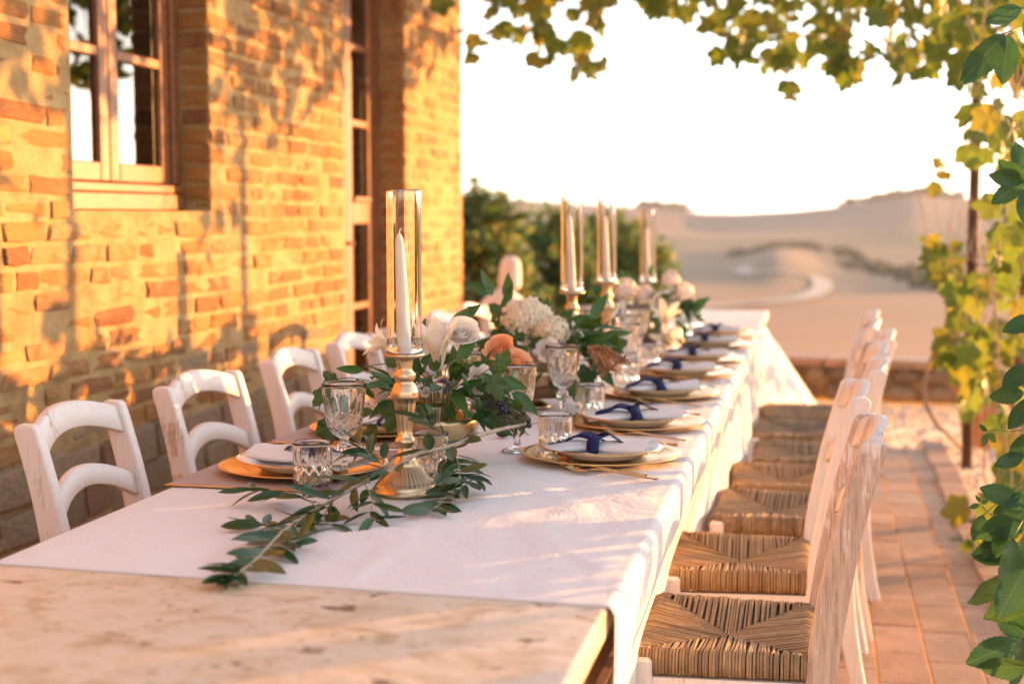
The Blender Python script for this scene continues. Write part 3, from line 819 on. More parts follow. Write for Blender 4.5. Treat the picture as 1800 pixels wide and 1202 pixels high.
def rush_mesh(seed):
    q = random.Random(seed); b = MB(); sp = .0064; r0 = .0036
    zt = .463
    def cord(P):
        r = r0 * q.uniform(.85, 1.12)
        b.tube([(p[0], p[1] * taper(p[0]), p[2]) for p in P], [r * .9, r, r, r, r, r * .95, r * .8], 5, False)
    def dip(x, y): return -.024 * (1 - max(abs(x) / SA, abs(y) / SB)) ** 1.0
    for side in range(4):
        A, Bh = (SA, SB) if side < 2 else (SB, SA)
        n = int(2 * Bh / sp); sg = -1 if side % 2 == 0 else 1
        for i in range(n):
            s = -Bh + .006 + (2 * Bh - .012) * (i + .5) / n + q.uniform(-.0012, .0012)
            end = A * max(.015, abs(s) / Bh - .01)
            j = q.uniform(-.003, .003); lift = q.uniform(-.0012, .0016)
            e = A + .002
            pts = []
            for d, z in ((e - .004, .419), (e + .007, .424), (e + .010, .440), (e + .004, .457), (e - .010, zt + .001)):
                pts.append((d, s, z + lift))
            pts += [((A * 2 + end) / 3, s + j, zt + lift), (end, s + j * 1.5, zt - .001 + lift)]
            out = []
            for d, t_, z in pts:
                x, y = (sg * d, t_) if side < 2 else (t_, sg * d)
                out.append((x, y, z + (dip(x, y) if z > .459 else 0)))
            cord(out)
    # body under the cords so no light leaks through
    b.grid(lambda u, v: ((u*2-1)*(SA-.004), (v*2-1)*(SB-.004)*taper((u*2-1)*SA), zt - .012 + dip((u*2-1)*SA, (v*2-1)*SB)), 16, 16)
    b.bbox((-SA+.004, -SB*.9+.004, .412), (SA-.004, SB*.9-.004, .424), .004)
    return b.mesh('rush_seat', M['rush'])
posts = [post_mesh(-1), post_mesh(1)]; bare_posts = [post_mesh(-1, M['barewood']), post_mesh(1, M['barewood'])]
top_slat = slat_mesh(.828, .062, .030, .2475, .3)
low_slat = slat_mesh(.686, .054, .045, .215, .22)
rushes = [rush_mesh(s) for s in (1, 2, 3)]
def fleg(sg):
    return MB().bbox((-SA-.006, sg*SB*1.0-.019, 0), (-SA+.032, sg*SB*1.0+.019, .452), .006).mesh('front_leg', M['whitewood'], False)
flegs = [fleg(-1), fleg(1)]
def side_rail(sg, z, h):
    y0, y1 = sg * (SB - .002), sg * .184
    x0, x1 = -SA + .03, .176
    b = MB(); v = []
    for x, y in ((x0, y0), (x1, y1)):
        for dy in (-.010, .010):
            for dz in (-h/2, h/2): v.append((x, y + dy, z + dz))
    return b.add(v, [(0,1,3,2), (4,6,7,5), (0,4,5,1), (2,3,7,6), (0,2,6,4), (1,5,7,3)])
rails = [side_rail(s, .397, .036).mesh('side_rail', M['whitewood'], False) for s in (-1, 1)]
lrails = [side_rail(s, .20, .024).mesh('stretcher', M['whitewood'], False) for s in (-1, 1)]
fr = MB().bbox((-SA+.002, -SB+.018, .379), (-SA+.022, SB-.018, .415), .002).mesh('front_rail', M['whitewood'], False)
fs = MB().bbox((-SA+.002, -SB+.018, .25), (-SA+.022, SB-.018, .276), .004).mesh('stretcher', M['whitewood'], False)
bs = MB().bbox((.178, -.171, .30), (.198, .171, .328), .004).mesh('stretcher', M['whitewood'], False)
def chair(label, loc, rz, group, k=0, bare=False):
    t = thing('rush_seat_chair', label, 'chair', loc, rz, group)
    part('rush_seat', rushes[k % 3], t)
    for p in (bare_posts if bare else posts): part('rear_post', p, t)
    for p in flegs: part('front_leg', p, t)
    part('top_slat', top_slat, t); part('lower_slat', low_slat, t)
    for p in rails: part('side_rail', p, t)
    for p in lrails: part('stretcher', p, t)
    part('front_rail', fr, t); part('stretcher', fs, t); part('stretcher', bs, t)
    return t
GR = 'white rush-seat chairs along the open side of the table'
GL = 'white chairs along the house wall'
ordn = ['first', 'second', 'third', 'fourth', 'fifth', 'sixth', 'seventh', 'eighth']
for i, (y, fx, a) in enumerate(RCH):
    lab = ('distressed white chair with greyish rush seat beside the near bare end of the table' if i == 0 else
           'white rush-seat chair on the open side, %s from the olive branch' % ordn[i])
    chair(lab, (fx + SA, y, 0), a, GR, i, i in (0, 3, 5))
LCH = [(2.665, -1.5, R(2)), (3.26, -1.5, R(-2)), (3.90, -1.5, R(2)), (4.45, -1.5, R(0)), (5.02, -1.50, R(-2)), (5.56, -1.5, R(2)), (6.1, -1.5, R(0))]
for i, (y, xt, a) in enumerate(LCH):
    lab = ('peeling white ladder-back chair beside the wall at the bare end of the table' if i == 0 else
           'white ladder-back chair on the wall side, %s from the olive branch' % ordn[i])
    chair(lab, (xt + .262, y, 0), math.pi + a, GL, i + 1)

# ================================================================== PLACE SETTINGS
def closed_lathe(prof, n=48, fr=None): return MB().lathe(prof, n, fr, close=True)
charger_me = closed_lathe([(.0005, .004), (.105, .004), (.118, .006), (.150, .0125), (.1645, .0155), (.1655, .0145), (.164, .0125), (.150, .0090), (.118, .0015), (.105, 0), (.0005, 0)], 64).mesh('charger', M['gold'])
plate_me = closed_lathe([(.0005, .006), (.078, .006), (.086, .010), (.096, .0165), (.1275, .0235), (.1285, .0225), (.098, .0125), (.088, .006), (.080, .001), (.060, .001), (.058, .0), (.054, 0), (.053, .002), (.0005, .002)], 64).mesh('plate', M['porcelain'])
rim_me = closed_lathe([(.1255, .0236), (.129, .0243), (.1297, .0230), (.1285, .0218), (.1265, .0222)], 64).mesh('gold_rim', M['gold'])
def napkin_mesh(seed):
    q = random.Random(seed); b = MB(); s0 = seed * 7.3
    def fn(u, v):
        x = -.118 + .225 * u
        wd = .046 + .030 * smoothstep(.42, 0, u) - .014 * math.exp(-((u - .46) / .10) ** 2)
        hh = .0115 + .005 * smoothstep(.55, 1, u) - .003 * math.exp(-((u - .46) / .1) ** 2) - .005 * smoothstep(.35, 0, u)
        th = v * 2 * math.pi
        y = math.cos(th) * wd; z = math.sin(th) * hh
        wv = nz(x * 20, math.cos(th) * 2.2 + s0, math.sin(th)) * .005 + math.sin(th * 5 + x * 30 + s0) * .0022 * smoothstep(1, .2, u) * 2
        k = 1 + wv / max(.01, hh) * (.6 if z > 0 else .1)
        return (x + nz(v * 9, s0, 2) * .012 * (1 if u in (0, 1) else .2), y * (1 + wv * 6), max(-.009, z * k))
    b.grid(fn, 30, 28)
    def cap(u):
        ring = [fn(u, j / 28) for j in range(28)]; c = tuple(sum(p[k] for p in ring) / 28 for k in range(3))
        ins = [tuple(c[k] + (p[k] - c[k]) * .55 for k in range(3)) for p in ring]
        ins = [(p[0] + (.012 if u == 0 else -.012), p[1], p[2]) for p in ins]
        b.add(ring + ins + [(c[0] + (.02 if u == 0 else -.02), c[1], c[2])], [(i, (i+1) % 28, 28 + (i+1) % 28, 28 + i) for i in range(28)] + [(28 + i, 28 + (i+1) % 28, 56) for i in range(28)])
    cap(0); cap(1)
    return b.mesh('napkin', M['napkin'])
def strip(P, wv, nrm=(0, 0, 1), th=.0007):
    """ribbon: path P, width vectors per point"""
    b = MB(); P = [Vector(p) for p in P]; n = len(P); v = []
    for i, p in enumerate(P):
        wd = Vector(wv[i]) if hasattr(wv[0], '__len__') else Vector(wv)
        t = (P[min(i+1, n-1)] - P[max(i-1, 0)]).normalized(); nn = t.cross(wd).normalized() * th
        v += [p + wd + nn, p - wd + nn, p - wd - nn, p + wd - nn]
    f = [(i*4+k, i*4+(k+1) % 4, (i+1)*4+(k+1) % 4, (i+1)*4+k) for i in range(n-1) for k in range(4)] + [(0,1,2,3), ((n-1)*4+3, (n-1)*4+2, (n-1)*4+1, (n-1)*4)]
    return b.add(v, f)
def ribbon_meshes(seed):
    q = random.Random(seed); j = lambda a: q.uniform(-a, a)
    xk = -.012; zt = .0135
    band = strip([(xk, .047 * math.cos(t), .0128 * math.sin(t) + .0005) for t in [i * math.pi * 2 / 24 for i in range(25)]], (.0045, 0, 0))
    t1 = strip(catmull([(xk, 0, zt+.004), (xk-.03, -.012+j(.006), zt+.012), (xk-.055, -.02+j(.01), zt+.002), (xk-.088, -.028+j(.01), zt-.004)], 5), (.004, .014, .004))
    t2 = strip(catmull([(xk, 0, zt+.004), (xk+.006, -.018, zt+.010), (xk+.010+j(.006), -.040, zt+.001), (xk+.012, -.058, zt-.016)], 5), (.0125, .003, 0))
    t3 = strip(catmull([(xk, 0, zt+.004), (xk+.025, .006, zt+.012), (xk+.050, -.002+j(.008), zt+.001), (xk+.066, -.012, zt-.003)], 5), (.003, .012, -.004))
    knot = MB().grid(lambda u, v: (xk + .011 * math.cos(u*2*math.pi) * math.cos((v-.5)*math.pi), .009 * math.sin(u*2*math.pi) * math.cos((v-.5)*math.pi), zt + .004 + .007 * math.sin((v-.5)*math.pi)), 12, 8)
    for t in (t1, t2, t3, knot): band.add(t.v, t.f)
    return band.mesh('ribbon_bow', M['ribbon'])
naps = [napkin_mesh(s) for s in range(4)]; bows = [ribbon_meshes(s) for s in range(5)]

def fork_mesh():
    b = MB(); wd = []
    P = catmull([(-.098, 0, .010), (-.085, 0, .004), (-.065, 0, .0035), (-.045, 0, .008), (-.02, 0, .0095), (.03, 0, .006), (.098, 0, .0035)], 6)
    hw = lambda x: .0028 + .0022 * smoothstep(0, .1, x)
    core = [p for p in P if p.x > -.052]
    b2 = strip(core, [(0, hw(p.x), 0) for p in core], th=.0012); b.add(b2.v, b2.f)
    head = [p for p in P if -.070 < p.x <= -.046]
    b2 = strip(head, [(0, .0105 if p.x < -.055 else .0075, 0) for p in head], th=.001); b.add(b2.v, b2.f)
    for k in range(4):
        y = -.009 + .006 * k; tn = [Vector((p.x, y, p.z)) for p in P if p.x < -.060]
        b2 = strip(tn, [(0, .0016, 0)] * len(tn), th=.0009); b.add(b2.v, b2.f)
    return b.mesh('fork', M['cutlery'])
def knife_mesh():
    b = MB()
    hd = strip([(x, 0, .003) for x in (0, .03, .06, .1)], [(0, .005, 0)] * 4, th=.0022); b.add(hd.v, hd.f)
    bl = strip([(-.115, .004, .0025), (-.10, .001, .0025), (-.05, 0, .0025), (0, 0, .0028)], [(0, .003, 0), (0, .007, 0), (0, .0085, 0), (0, .0055, 0)], th=.0007); b.add(bl.v, bl.f)
    return b.mesh('knife', M['cutlery'])
fork_me, knife_me = fork_mesh(), knife_mesh()

def tri(x): x = x % 1.0; return 1 - abs(2 * x - 1)
def tumbler_mesh():
    H, Rr, N = .088, .0365, 96
    outer = [(Rr - .003, 0)] + [(Rr - .001 + .001 * k / 40, .003 + (H - .003) * k / 40) for k in range(41)]
    def cut(th, i, r, z):
        u = th / (2 * math.pi); t = z / H
        d = 0
        if .06 < t < .52:
            a = tri(u * 12 + t * 3.2); b = tri(u * 12 - t * 3.2); d = .0042 * min(1, max(0, (max(a, b) - .55) / .45)) * min(1, (t - .06) * 12, (.52 - t) * 16)
        elif .46 <= t < .86:
            p = tri(u * 12); d = .0030 * max(0, p - .55 - (t - .46) * .8) / .45
        return r - d
    b = MB()
    v = []; prof = outer + [(Rr - .0012, H + .0012), (Rr - .0028, H)]
    inner = [(Rr - .0055 - .001 * (1 - k / 14), H - (H - .014) * k / 14) for k in range(15)] + [(Rr * .55, .0125), (.0006, .012)]
    full = [(.0006, .0005), (Rr * .7, .0008)] + prof + inner
    n0 = 2 + len(outer)
    def fr(th, i, r, z): return cut(th, i, r, z) if 2 <= i < n0 else r
    return b.lathe(full, N, fr).mesh('tumbler', M['glass'])
def goblet_mesh():
    N = 96; H = .190
    foot = [(.0006, .0006), (.034, .0006), (.0355, .002), (.034, .0035), (.020, .006), (.009, .012), (.0065, .022), (.0060, .034), (.0075, .042), (.0080, .046)]
    knop = [(.0070, .050), (.0095, .056), (.0145, .064), (.0150, .069), (.0140, .075), (.0095, .081), (.0085, .084)]
    bowl = [(.013, .088), (.022, .094), (.029, .102), (.0335, .112), (.0360, .124), (.0375, .138), (.0390, .152), (.0405, .168), (.0420, .182), (.0425, H)]
    def sub(P, k):
        o = []
        for a, b in zip(P, P[1:]): o += [(a[0] + (b[0]-a[0]) * i / k, a[1] + (b[1]-a[1]) * i / k) for i in range(k)]
        return o + [P[-1]]
    bowl_s = sub(bowl, 4)
    outer = foot + knop + bowl_s
    inner = [(.0412, H), (.0400, .182), (.0383, .168), (.0367, .152), (.0352, .138), (.0335, .124), (.0308, .112), (.0255, .103), (.016, .097), (.0006, .0945)]
    def fr(th, i, r, z):
        u = th / (2 * math.pi)
        if i >= len(outer): return r
        if z < .005 and r > .01: return r * (1 + .012 * math.cos(16 * th))
        if .010 < z < .086: return r * (1 - .09 * tri(u * 8))
        if .088 <= z < .128:
            a = tri(u * 14 + z * 90); b = tri(u * 14 - z * 90); return r - .0034 * max(0, max(a, b) - .5) * 2 * min(1, (z - .086) * 120)
        if z < .176: return r - .0022 * (tri(u * 14) ** 1.5) * (1 - (z - .128) / .05)
        return r
    return MB().lathe(outer + inner, N, fr).mesh('goblet', M['glass'])
tum_me, gob_me = tumbler_mesh(), goblet_mesh()
mat_me = MB().bbox((-.165, -.225, 0), (.165, .225, .002), .0008).mesh('placemat', M['mat'], False)
trim_me = MB().bbox((-.166, -.2275, .0003), (.166, -.2235, .0032), .0005).bbox((-.166, .2235, .0003), (.166, .2275, .0032), .0005).mesh('gold_trim', M['gold'], False)

def setting(x, y, face, k, side, cutl=True, mat=False, name=''):
    """face = pi for the open side (diner looks towards -X)"""
    z = TOP
    if mat:
        o = tag(link('placemat', mat_me, None, xf((x - .035, y + .03, z + .0005))), 'taupe placemat with gold trim, %s' % name, 'placemat', 'placemats on the wall side')
        part('gold_trim', trim_me, o); z += .003
    o = thing('charger_plate', 'wide gold charger plate, %s' % name, 'charger', (x, y, z), rng.uniform(0, 6), 'gold chargers')
    part('charger', charger_me, o)
    p = thing('dinner_plate', 'white dinner plate with gold rim, %s' % name, 'plate', (x + rng.uniform(-.004, .004), y + rng.uniform(-.004, .004), z + .0055), 0, 'white dinner plates')
    part('plate', plate_me, p); part('gold_rim', rim_me, p)
    a = rng.uniform(-.28, .28) + (0 if side == 'R' else math.pi)
    n = thing('napkin', 'rolled white napkin with navy ribbon, %s' % name, 'napkin', (x + (.0 if side == 'R' else -.0), y + rng.uniform(-.01, .01), z + .0055 + .0195), a, 'ribbon-tied napkins')
    n.rotation_euler = (0, R(-2), a)
    part('linen', naps[k % 4], n); part('ribbon_bow', bows[k % 5], n)
    if cutl:
        s = 1 if side == 'R' else -1
        for j, dy in enumerate((-.172, -.205)):
            f = tag(link('fork', fork_me, None, xf((x + s * (.03 + .022 * j), y + s * dy, TOP + .0025), (0, 0, (0 if s > 0 else math.pi) + s * (-.42 + .06 * j + rng.uniform(-.04, .04))))), 'gold fork, %s of two, %s' % (('inner', 'outer')[j], name), 'fork', 'gold forks')
        tag(link('knife', knife_me, None, xf((x + s * .04, y + s * .185, TOP + .002), (0, 0, (0 if s > 0 else math.pi) + s * rng.uniform(-.08, .04)))), 'gold table knife, %s' % name, 'knife', 'gold knives')
RS = [(-.434, 2.894), (-.424, 3.37), (-.428, 3.941), (-.424, 4.475), (-.412, 4.93), (-.413, 5.49), (-.405, 5.96)]
for i, (x, y) in enumerate(RS):
    setting(x, y, 0, i, 'R', True, False, '%s setting from the olive branch, open side' % ordn[i])
LS = [(-.985, 2.62), (-.985, 3.13), (-.99, 3.72), (-.99, 4.28), (-.99, 4.86), (-.99, 5.44), (-.99, 6.0)]
for i, (x, y) in enumerate(LS):
    setting(x, y, 0, i + 2, 'L', i > 0, i < 3, '%s setting from the olive branch, wall side' % ordn[i])
gl = [('R', i, x, y) for i, (x, y) in enumerate(RS)] + [('L', i, x, y) for i, (x, y) in enumerate(LS)]
for sd, i, x, y in gl:
    nm = 'at the %s setting from the olive branch, %s side' % (ordn[i], 'open' if sd == 'R' else 'wall')
    if sd == 'R':
        gp = (-.623, 2.941) if i == 0 else (-.603, 3.375) if i == 1 else (x - .185 + rng.uniform(-.02, .02), y + rng.uniform(-.02, .03))
        tp = (-.534, 2.905) if i == 0 else (-.545, 3.435) if i == 1 else (x - .105, y + .085 + rng.uniform(-.02, .02))
    else:
        gp = (-.868, 2.524) if i == 0 else (x + .19 + rng.uniform(-.02, .02), y + .02)
        tp = (-.904, 2.449) if i == 0 else (-.722, 2.60) if i == 1 else (x + .10, y - .15)
    tag(link('goblet', gob_me, None, xf((gp[0], gp[1], TOP), (0, 0, rng.uniform(0, 6)))), 'cut-crystal stemmed goblet, ' + nm, 'goblet', 'cut-crystal goblets')
    tag(link('tumbler', tum_me, None, xf((tp[0], tp[1], TOP), (0, 0, rng.uniform(0, 6)))), 'short cut-crystal tumbler, ' + nm, 'tumbler', 'cut-crystal tumblers')
for x, y, wh in ((-.55, 4.12, 'beside the second gold candlestick'), (-.60, 4.80, 'just beyond the third gold candlestick'), (-.57, 5.25, 'in front of the far white lilies'), (-.62, 5.75, 'beside the farthest candlestick')):
    tag(link('goblet', gob_me, None, xf((x, y, TOP), (0, 0, 1))), 'blurred cut-crystal goblet ' + wh, 'goblet', 'cut-crystal goblets')

# ================================================================== CANDLESTICKS
def candle_set(loc, hs, label_where):
    H0 = .256; k = hs / H0
    prof = [(.0590, 0), (.0595, .004), (.0590, .008), (.0560, .011), (.0562, .014), (.0545, .018), (.0525, .020), (.0400, .034), (.0262, .050), (.0240, .053), (.0235, .057), (.0205, .062), (.0150, .073), (.0120, .081), (.0110, .085),
            (.0150, .087), (.0185, .092), (.0190, .096), (.0165, .101), (.0140, .104), (.0145, .107), (.0135, .109), (.0170, .137), (.0205, .163), (.0215, .172), (.0245, .174), (.0265, .177), (.0250, .181), (.0255, .183), (.0235, .188), (.0215, .193), (.0190, .199), (.0145, .203),
            (.0185, .207), (.0205, .213), (.0190, .219), (.0140, .224), (.0135, .228), (.0155, .240), (.0175, .246), (.0340, .248), (.0375, .251), (.0370, .2545), (.0330, .256), (.0006, .2556)]
    # refine the fluted stretches
    P = []
    for a, b in zip(prof, prof[1:]):
        P.append(a)
        if b[1] - a[1] > .012:
            for i in (1, 2, 3): P.append((a[0] + (b[0]-a[0]) * i / 4, a[1] + (b[1]-a[1]) * i / 4))
    P.append(prof[-1])
    P = [(r, z * k) for r, z in P]
    N = 144
    def fr(th, i, r, z):
        z = z / k
        if .0195 < z < .0505: return r * (1 - .075 * abs(math.sin(th * 18)) ** .7)
        if .1095 < z < .1725: return r * (1 - .10 * abs(math.sin(th * 7)) ** .7)
        if .206 < z < .216: return r * (1 - .04 * abs(math.sin(th * 10)))
        if .2475 < z < .2552 and r > .03: return r * (1 - .03 * abs(math.sin(th * 22)))
        return r
    t = thing('candlestick', 'turned gold candlestick ' + label_where, 'candlestick', loc, rng.uniform(0, 3), 'gold candlesticks')
    part('column', MB().lathe(P, N, fr).mesh('column', M['candlegold']), t)
    zt = loc[2] + hs
    c = thing('taper_candle', 'tapered white candle inside the glass ' + label_where, 'candle', (loc[0], loc[1], zt), 0, 'white taper candles')
    c.rotation_euler = (R(.5), R(-2.2), 0)
    part('wax', MB().lathe([(.0125, -.003), (.0125, .02), (.0105, .12), (.0085, .19), (.0065, .205), (.0035, .213), (.0006, .2145)], 24).mesh('wax', M['wax']), c)
    part('wick', MB().tube([(0, 0, .212), (.001, 0, .219), (.004, .001, .223)], .0011, 6).mesh('wick', M['wax']), c)
    h = thing('hurricane_glass', 'clear glass cylinder shade ' + label_where, 'glass cylinder', (loc[0], loc[1], zt), 0, 'glass cylinder shades')
    ro, ri, HH = .0312, .0292, .292
    part('cylinder', MB().lathe([(ri, .0006), (ro + .0012, .0006), (ro + .0018, .006), (ro + .0012, .020), (ro, .024), (ro, .028), (ro, .15), (ro, HH - .004), (ro, HH - .001), ((ro + ri) / 2, HH), (ri, HH - .001), (ri, HH - .004), (ri, .15), (ri, .028), (ri, .024), (ri - .0006, .012), (ri - .0003, .003)], 64, close=True).mesh('cylinder', M['thin']), h)
candle_set((-.728, 2.454, TOP), .256, 'rising out of the olive branch by the cut-glass tumbler')
candle_set((-.683, 3.965, TOP), .290, 'behind the cream hydrangea, second along the table')
candle_set((-.683, 4.637, TOP), .287, 'beyond the hydrangea, third along the table')
candle_set((-.683, 5.785, TOP), .235, 'by the far white flowers')

# ================================================================== LEAF AND FLOWER SHAPES
def blade(L=1., W=.3, pw=(.8, 1.1), fold=.25, curl=.15, n=8, teeth=0, wave=0):
    b = MB(); v = []; f = []
    mx = max((t ** pw[0]) * ((1 - t) ** pw[1]) for t in [i / 40 for i in range(1, 40)])
    for i in range(n + 1):
        t = i / n
        h = W / 2 * (t ** pw[0]) * ((1 - t) ** pw[1]) / mx if 0 < t < 1 else W * .02
        if teeth and 0 < i < n: h *= 1 + (.10 if i % 2 else -.07) * teeth
        z = -curl * L * t * t + wave * math.sin(t * 9) * L * .02
        for k in (-1, -.5, 0, .5, 1):
            v.append((L * t - (.03 * L * abs(k) * teeth if teeth and i % 2 == 0 and i else 0), h * k, z + fold * abs(k) * h + (wave * .04 * L * math.sin(t * 12 + k * 3) * abs(k))))
    for i in range(n):
        for k in range(4): f.append((i*5+k, i*5+k+1, (i+1)*5+k+1, (i+1)*5+k))
    return b.add(v, f)
def lobed(lobes, base=.30, n=56, cup=.12, seed=0):
    """palmate leaf, petiole at the origin, tip along +X, unit length"""
    q = random.Random(seed); b = MB(); cx = .36
    def rad(th):
        r = base
        for a, l, wd in lobes:
            d = (th - R(a) + math.pi) % (2 * math.pi) - math.pi
            r = max(r, base + (l - base) * max(0, 1 - abs(d) / R(wd)) ** .8)
        d = abs((th - math.pi + math.pi) % (2 * math.pi) - math.pi)
        notch = smoothstep(R(28), 0, d); r = r * (1 - notch) + .34 * notch * .9
        return r * (1 + .05 * math.sin(th * 19 + seed) )
    rings = (.34, .7, 1.0); v = [(cx, 0, 0)]
    for k in rings:
        for i in range(n):
            th = 2 * math.pi * i / n; r = rad(th) * k
            z = -cup * r * r + .035 * math.sin(th * 5 + seed) * k + .02 * math.cos(3 * th + seed * 2) * k
            v.append((cx + r * math.cos(th), r * math.sin(th), z))
    f = [(0, 1 + i, 1 + (i+1) % n) for i in range(n)]
    for k in range(len(rings) - 1):
        o = 1 + k * n
        f += [(o+i, o+n+i, o+n+(i+1) % n, o+(i+1) % n) for i in range(n)]
    return b.add(v, f)
GRAPE = [(0, .64, 34), (58, .56, 34), (-58, .56, 34), (112, .44, 32), (-112, .44, 32)]
IVY = [(0, .66, 40), (62, .46, 34), (-62, .46, 34), (125, .36, 30), (-125, .36, 30)]
def meshes(lst, name, mat): return [b.mesh(name, mat) for b in lst]
OLIVE = [blade(1, w_, (.7, .75), .25, c_, 8) for w_, c_ in ((.26, .1), (.30, -.12), (.24, .22), (.32, .05))]
RUSC = [blade(1, w_, (.65, 1.0), .3, c_, 9, 0, wv) for w_, c_, wv in ((.36, .15, .3), (.40, .3, .5), (.34, -.1, .2), (.42, .22, .8))]
IVYB = [lobed(IVY, .30, 48, .15, s) for s in range(3)]
GRP = [lobed(GRAPE, .36, 36, .25, s) for s in range(4)]
CRP = [blade(1, w_, (.75, .85), .22, c_, 20, .45, .5) for w_, c_ in ((.50, .12), (.55, .25), (.46, -.05), (.52, .05))]
def compound(seed):
    q = random.Random(seed); b = MB()
    for a, l in ((0, 1), (48, .88), (-48, .88), (98, .62), (-98, .62)):
        k = CRP[q.randrange(4)]; b.add(k.v, k.f, xf((0, 0, 0), (q.uniform(-.3, .3), q.uniform(-.15, .35), R(a)), (l, l * q.uniform(.9, 1.05), l)))
    return b
CMP = [compound(s) for s in range(4)]
olive_me = meshes(OLIVE, 'leaf', M['olive']); rus_me = meshes(RUSC, 'leaf', M['ruscus']); ivy_me = meshes(IVYB, 'leaf', M['ivy'])
grp_me = meshes(GRP, 'leaf', M['vine']); crp_me = meshes(CRP, 'leaf', M['creeper']); cmp_me = meshes(CMP, 'leaf', M['creeper'])
rus_ol_me = meshes(OLIVE, 'leaf', M['ruscus']); sprig_me = meshes([RUSC[1], RUSC[3]], 'leaf', M['sprig'])

def dirM(p, d, nrm, s):
    d = Vector(d).normalized(); nrm = Vector(nrm); z = nrm - d * nrm.dot(d)
    z = z.normalized() if z.length > 1e-5 else d.orthogonal().normalized()
    y = z.cross(d); sv = s if hasattr(s, '__len__') else (s, s, s)
    m = Matrix(((d.x*sv[0], y.x*sv[1], z.x*sv[2], p[0]), (d.y*sv[0], y.y*sv[1], z.y*sv[2], p[1]), (d.z*sv[0], y.z*sv[1], z.z*sv[2], p[2]), (0, 0, 0, 1)))
    return m
def rv(s=1.0): return Vector((rng.gauss(0, 1), rng.gauss(0, 1), rng.gauss(0, 1))) * s
def wleaf(root, me, p, d, nrm, s, name='leaf'): return wpart(name, me, root, dirM(p, d, nrm, s))
CR, CU, CT = ROT @ Vector((1, 0, 0)), ROT @ Vector((0, 1, 0)), ROT @ Vector((0, 0, 1))

def rose(root, c, r, axis, mat, seed):
    """rose head: spiral heart plus single outer petals"""
    q = random.Random(seed); c = Vector(c)
    def petal(rad, lean, hgt, wid, curl, a):
        def fn(u, v):
            s = (u - .5) * 2; wv = wid * math.sin(min(1, v * 1.25 + .18) * math.pi * .5) * (1 - .25 * max(0, v - .75) * 4 * s * s)
            th = s * wv; rr = rad * (.42 + .58 * math.sin(v * 1.5)) + lean * v * v * rad
            rr += curl * rad * max(0, v - .72) * 2.2
            z = hgt * (v - .35) - curl * rad * max(0, v - .78) * 1.3 - .10 * rad * s * s * v
            return (rr * math.cos(th), rr * math.sin(th), z)
        return MB().grid(fn, 8, 7), xf((0, 0, 0), (0, 0, a))
    Mx = dirM(c, Vector(axis).orthogonal(), axis, r)
    core = MB(); a = 0
    for i in range(9):
        k = i / 9; b, m = petal(.14 + .45 * k, .05 + .1 * k, 1.05 - .05 * k, 1.25, .05 + .1 * k, a); core.add(b.v, b.f, m); a += 2.4
    head = wpart('rose', core.mesh('rose', mat), root, Mx)
    for i in range(9):
        k = i / 9; b, m = petal(.60 + .30 * k, .10 + .18 * k, 1.12 - .12 * k, .95, .22 + .25 * k, a + q.uniform(-.2, .2)); a += 2.4
        link('petal', MB().add(b.v, b.f, m).mesh('petal', mat), head)
    return head
def lily(root, c, axis, L, mat, op=.75, n=6, seed=0):
    q = random.Random(seed)
    Mx = dirM(c, Vector(axis).orthogonal(), axis, L)
    hub = wpart('lily', MB().tube([(0, 0, -.1), (0, 0, .12), (.01, 0, .5)], [.05, .03, .012], 8).mesh('lily', M['umbel']), root, Mx)
    for i in range(n):
        a = i * 2 * math.pi / n + q.uniform(-.1, .1); wd = .36 if i % 2 else .27; o_ = op * q.uniform(.8, 1.15)
        def fn(u, v):
            s = (u - .5) * 2; h = wd * .5 * (max(0, v) ** .55) * (max(0, 1 - v) ** .6) * 1.9
            r = .04 + o_ * v ** 1.8 * .8; z = v * (1 - .25 * o_ * v) - .15 * o_ * max(0, v - .6) ** 2 * 6
            return (r - .05 * (1 - s * s) * h, s * h, z)
        link('petal', MB().grid(fn, 6, 10, xf((0, 0, 0), (0, 0, a))).mesh('petal', mat), hub)
def hydrangea(root, c, r, n, mat, seed, name='hydrangea_head', sq=.85):
    q = random.Random(seed); b = MB(); g = math.pi * (3 - math.sqrt(5))
    for i in range(n):
        z = 1 - 1.55 * i / n; rad = math.sqrt(max(0, 1 - z * z)); th = g * i
        d = Vector((rad * math.cos(th), rad * math.sin(th), z)); p = Vector((d.x, d.y, d.z * sq)) * r * q.uniform(.86, 1.06); s = r * q.uniform(.20, .27)
        m = dirM(p, d.orthogonal() + Vector((q.uniform(-.5,.5), q.uniform(-.5,.5), q.uniform(-.5,.5))), d + Vector((q.uniform(-.4,.4), q.uniform(-.4,.4), q.uniform(-.4,.4))), s)
        for k in range(4):
            m2 = m @ xf((0, 0, 0), (0, R(-14), k * math.pi / 2))
            b.add([(0, 0, 0), (.5, -.38, .02), (1.0, -.22, -.06), (1.06, .16, -.05), (.55, .42, .03), (.55, 0, .09)], [(0, 1, 5), (1, 2, 5), (2, 3, 5), (3, 4, 5), (4, 0, 5)], m2)
    b.grid(lambda u, v: (r*.72*math.cos(u*6.283)*math.sin(v*math.pi), r*.72*math.sin(u*6.283)*math.sin(v*math.pi), r*.68*math.cos(v*math.pi)), 14, 8)
    return wpart(name, b.mesh(name, mat), root, Matrix.Translation(c))
def umbel(root, c, r, seed, mat=None):
    q = random.Random(seed); b = MB()
    for i in range(40):
        d = Vector((q.gauss(0,1), q.gauss(0,1), q.gauss(0,1))).normalized(); b.tube([d * r * .2, d * r * .82, d * r], [.0004, .0005, .0022], 5)
    wpart('berry_head', b.mesh('berry_head', mat or M['umbel']), root, Matrix.Translation(c))

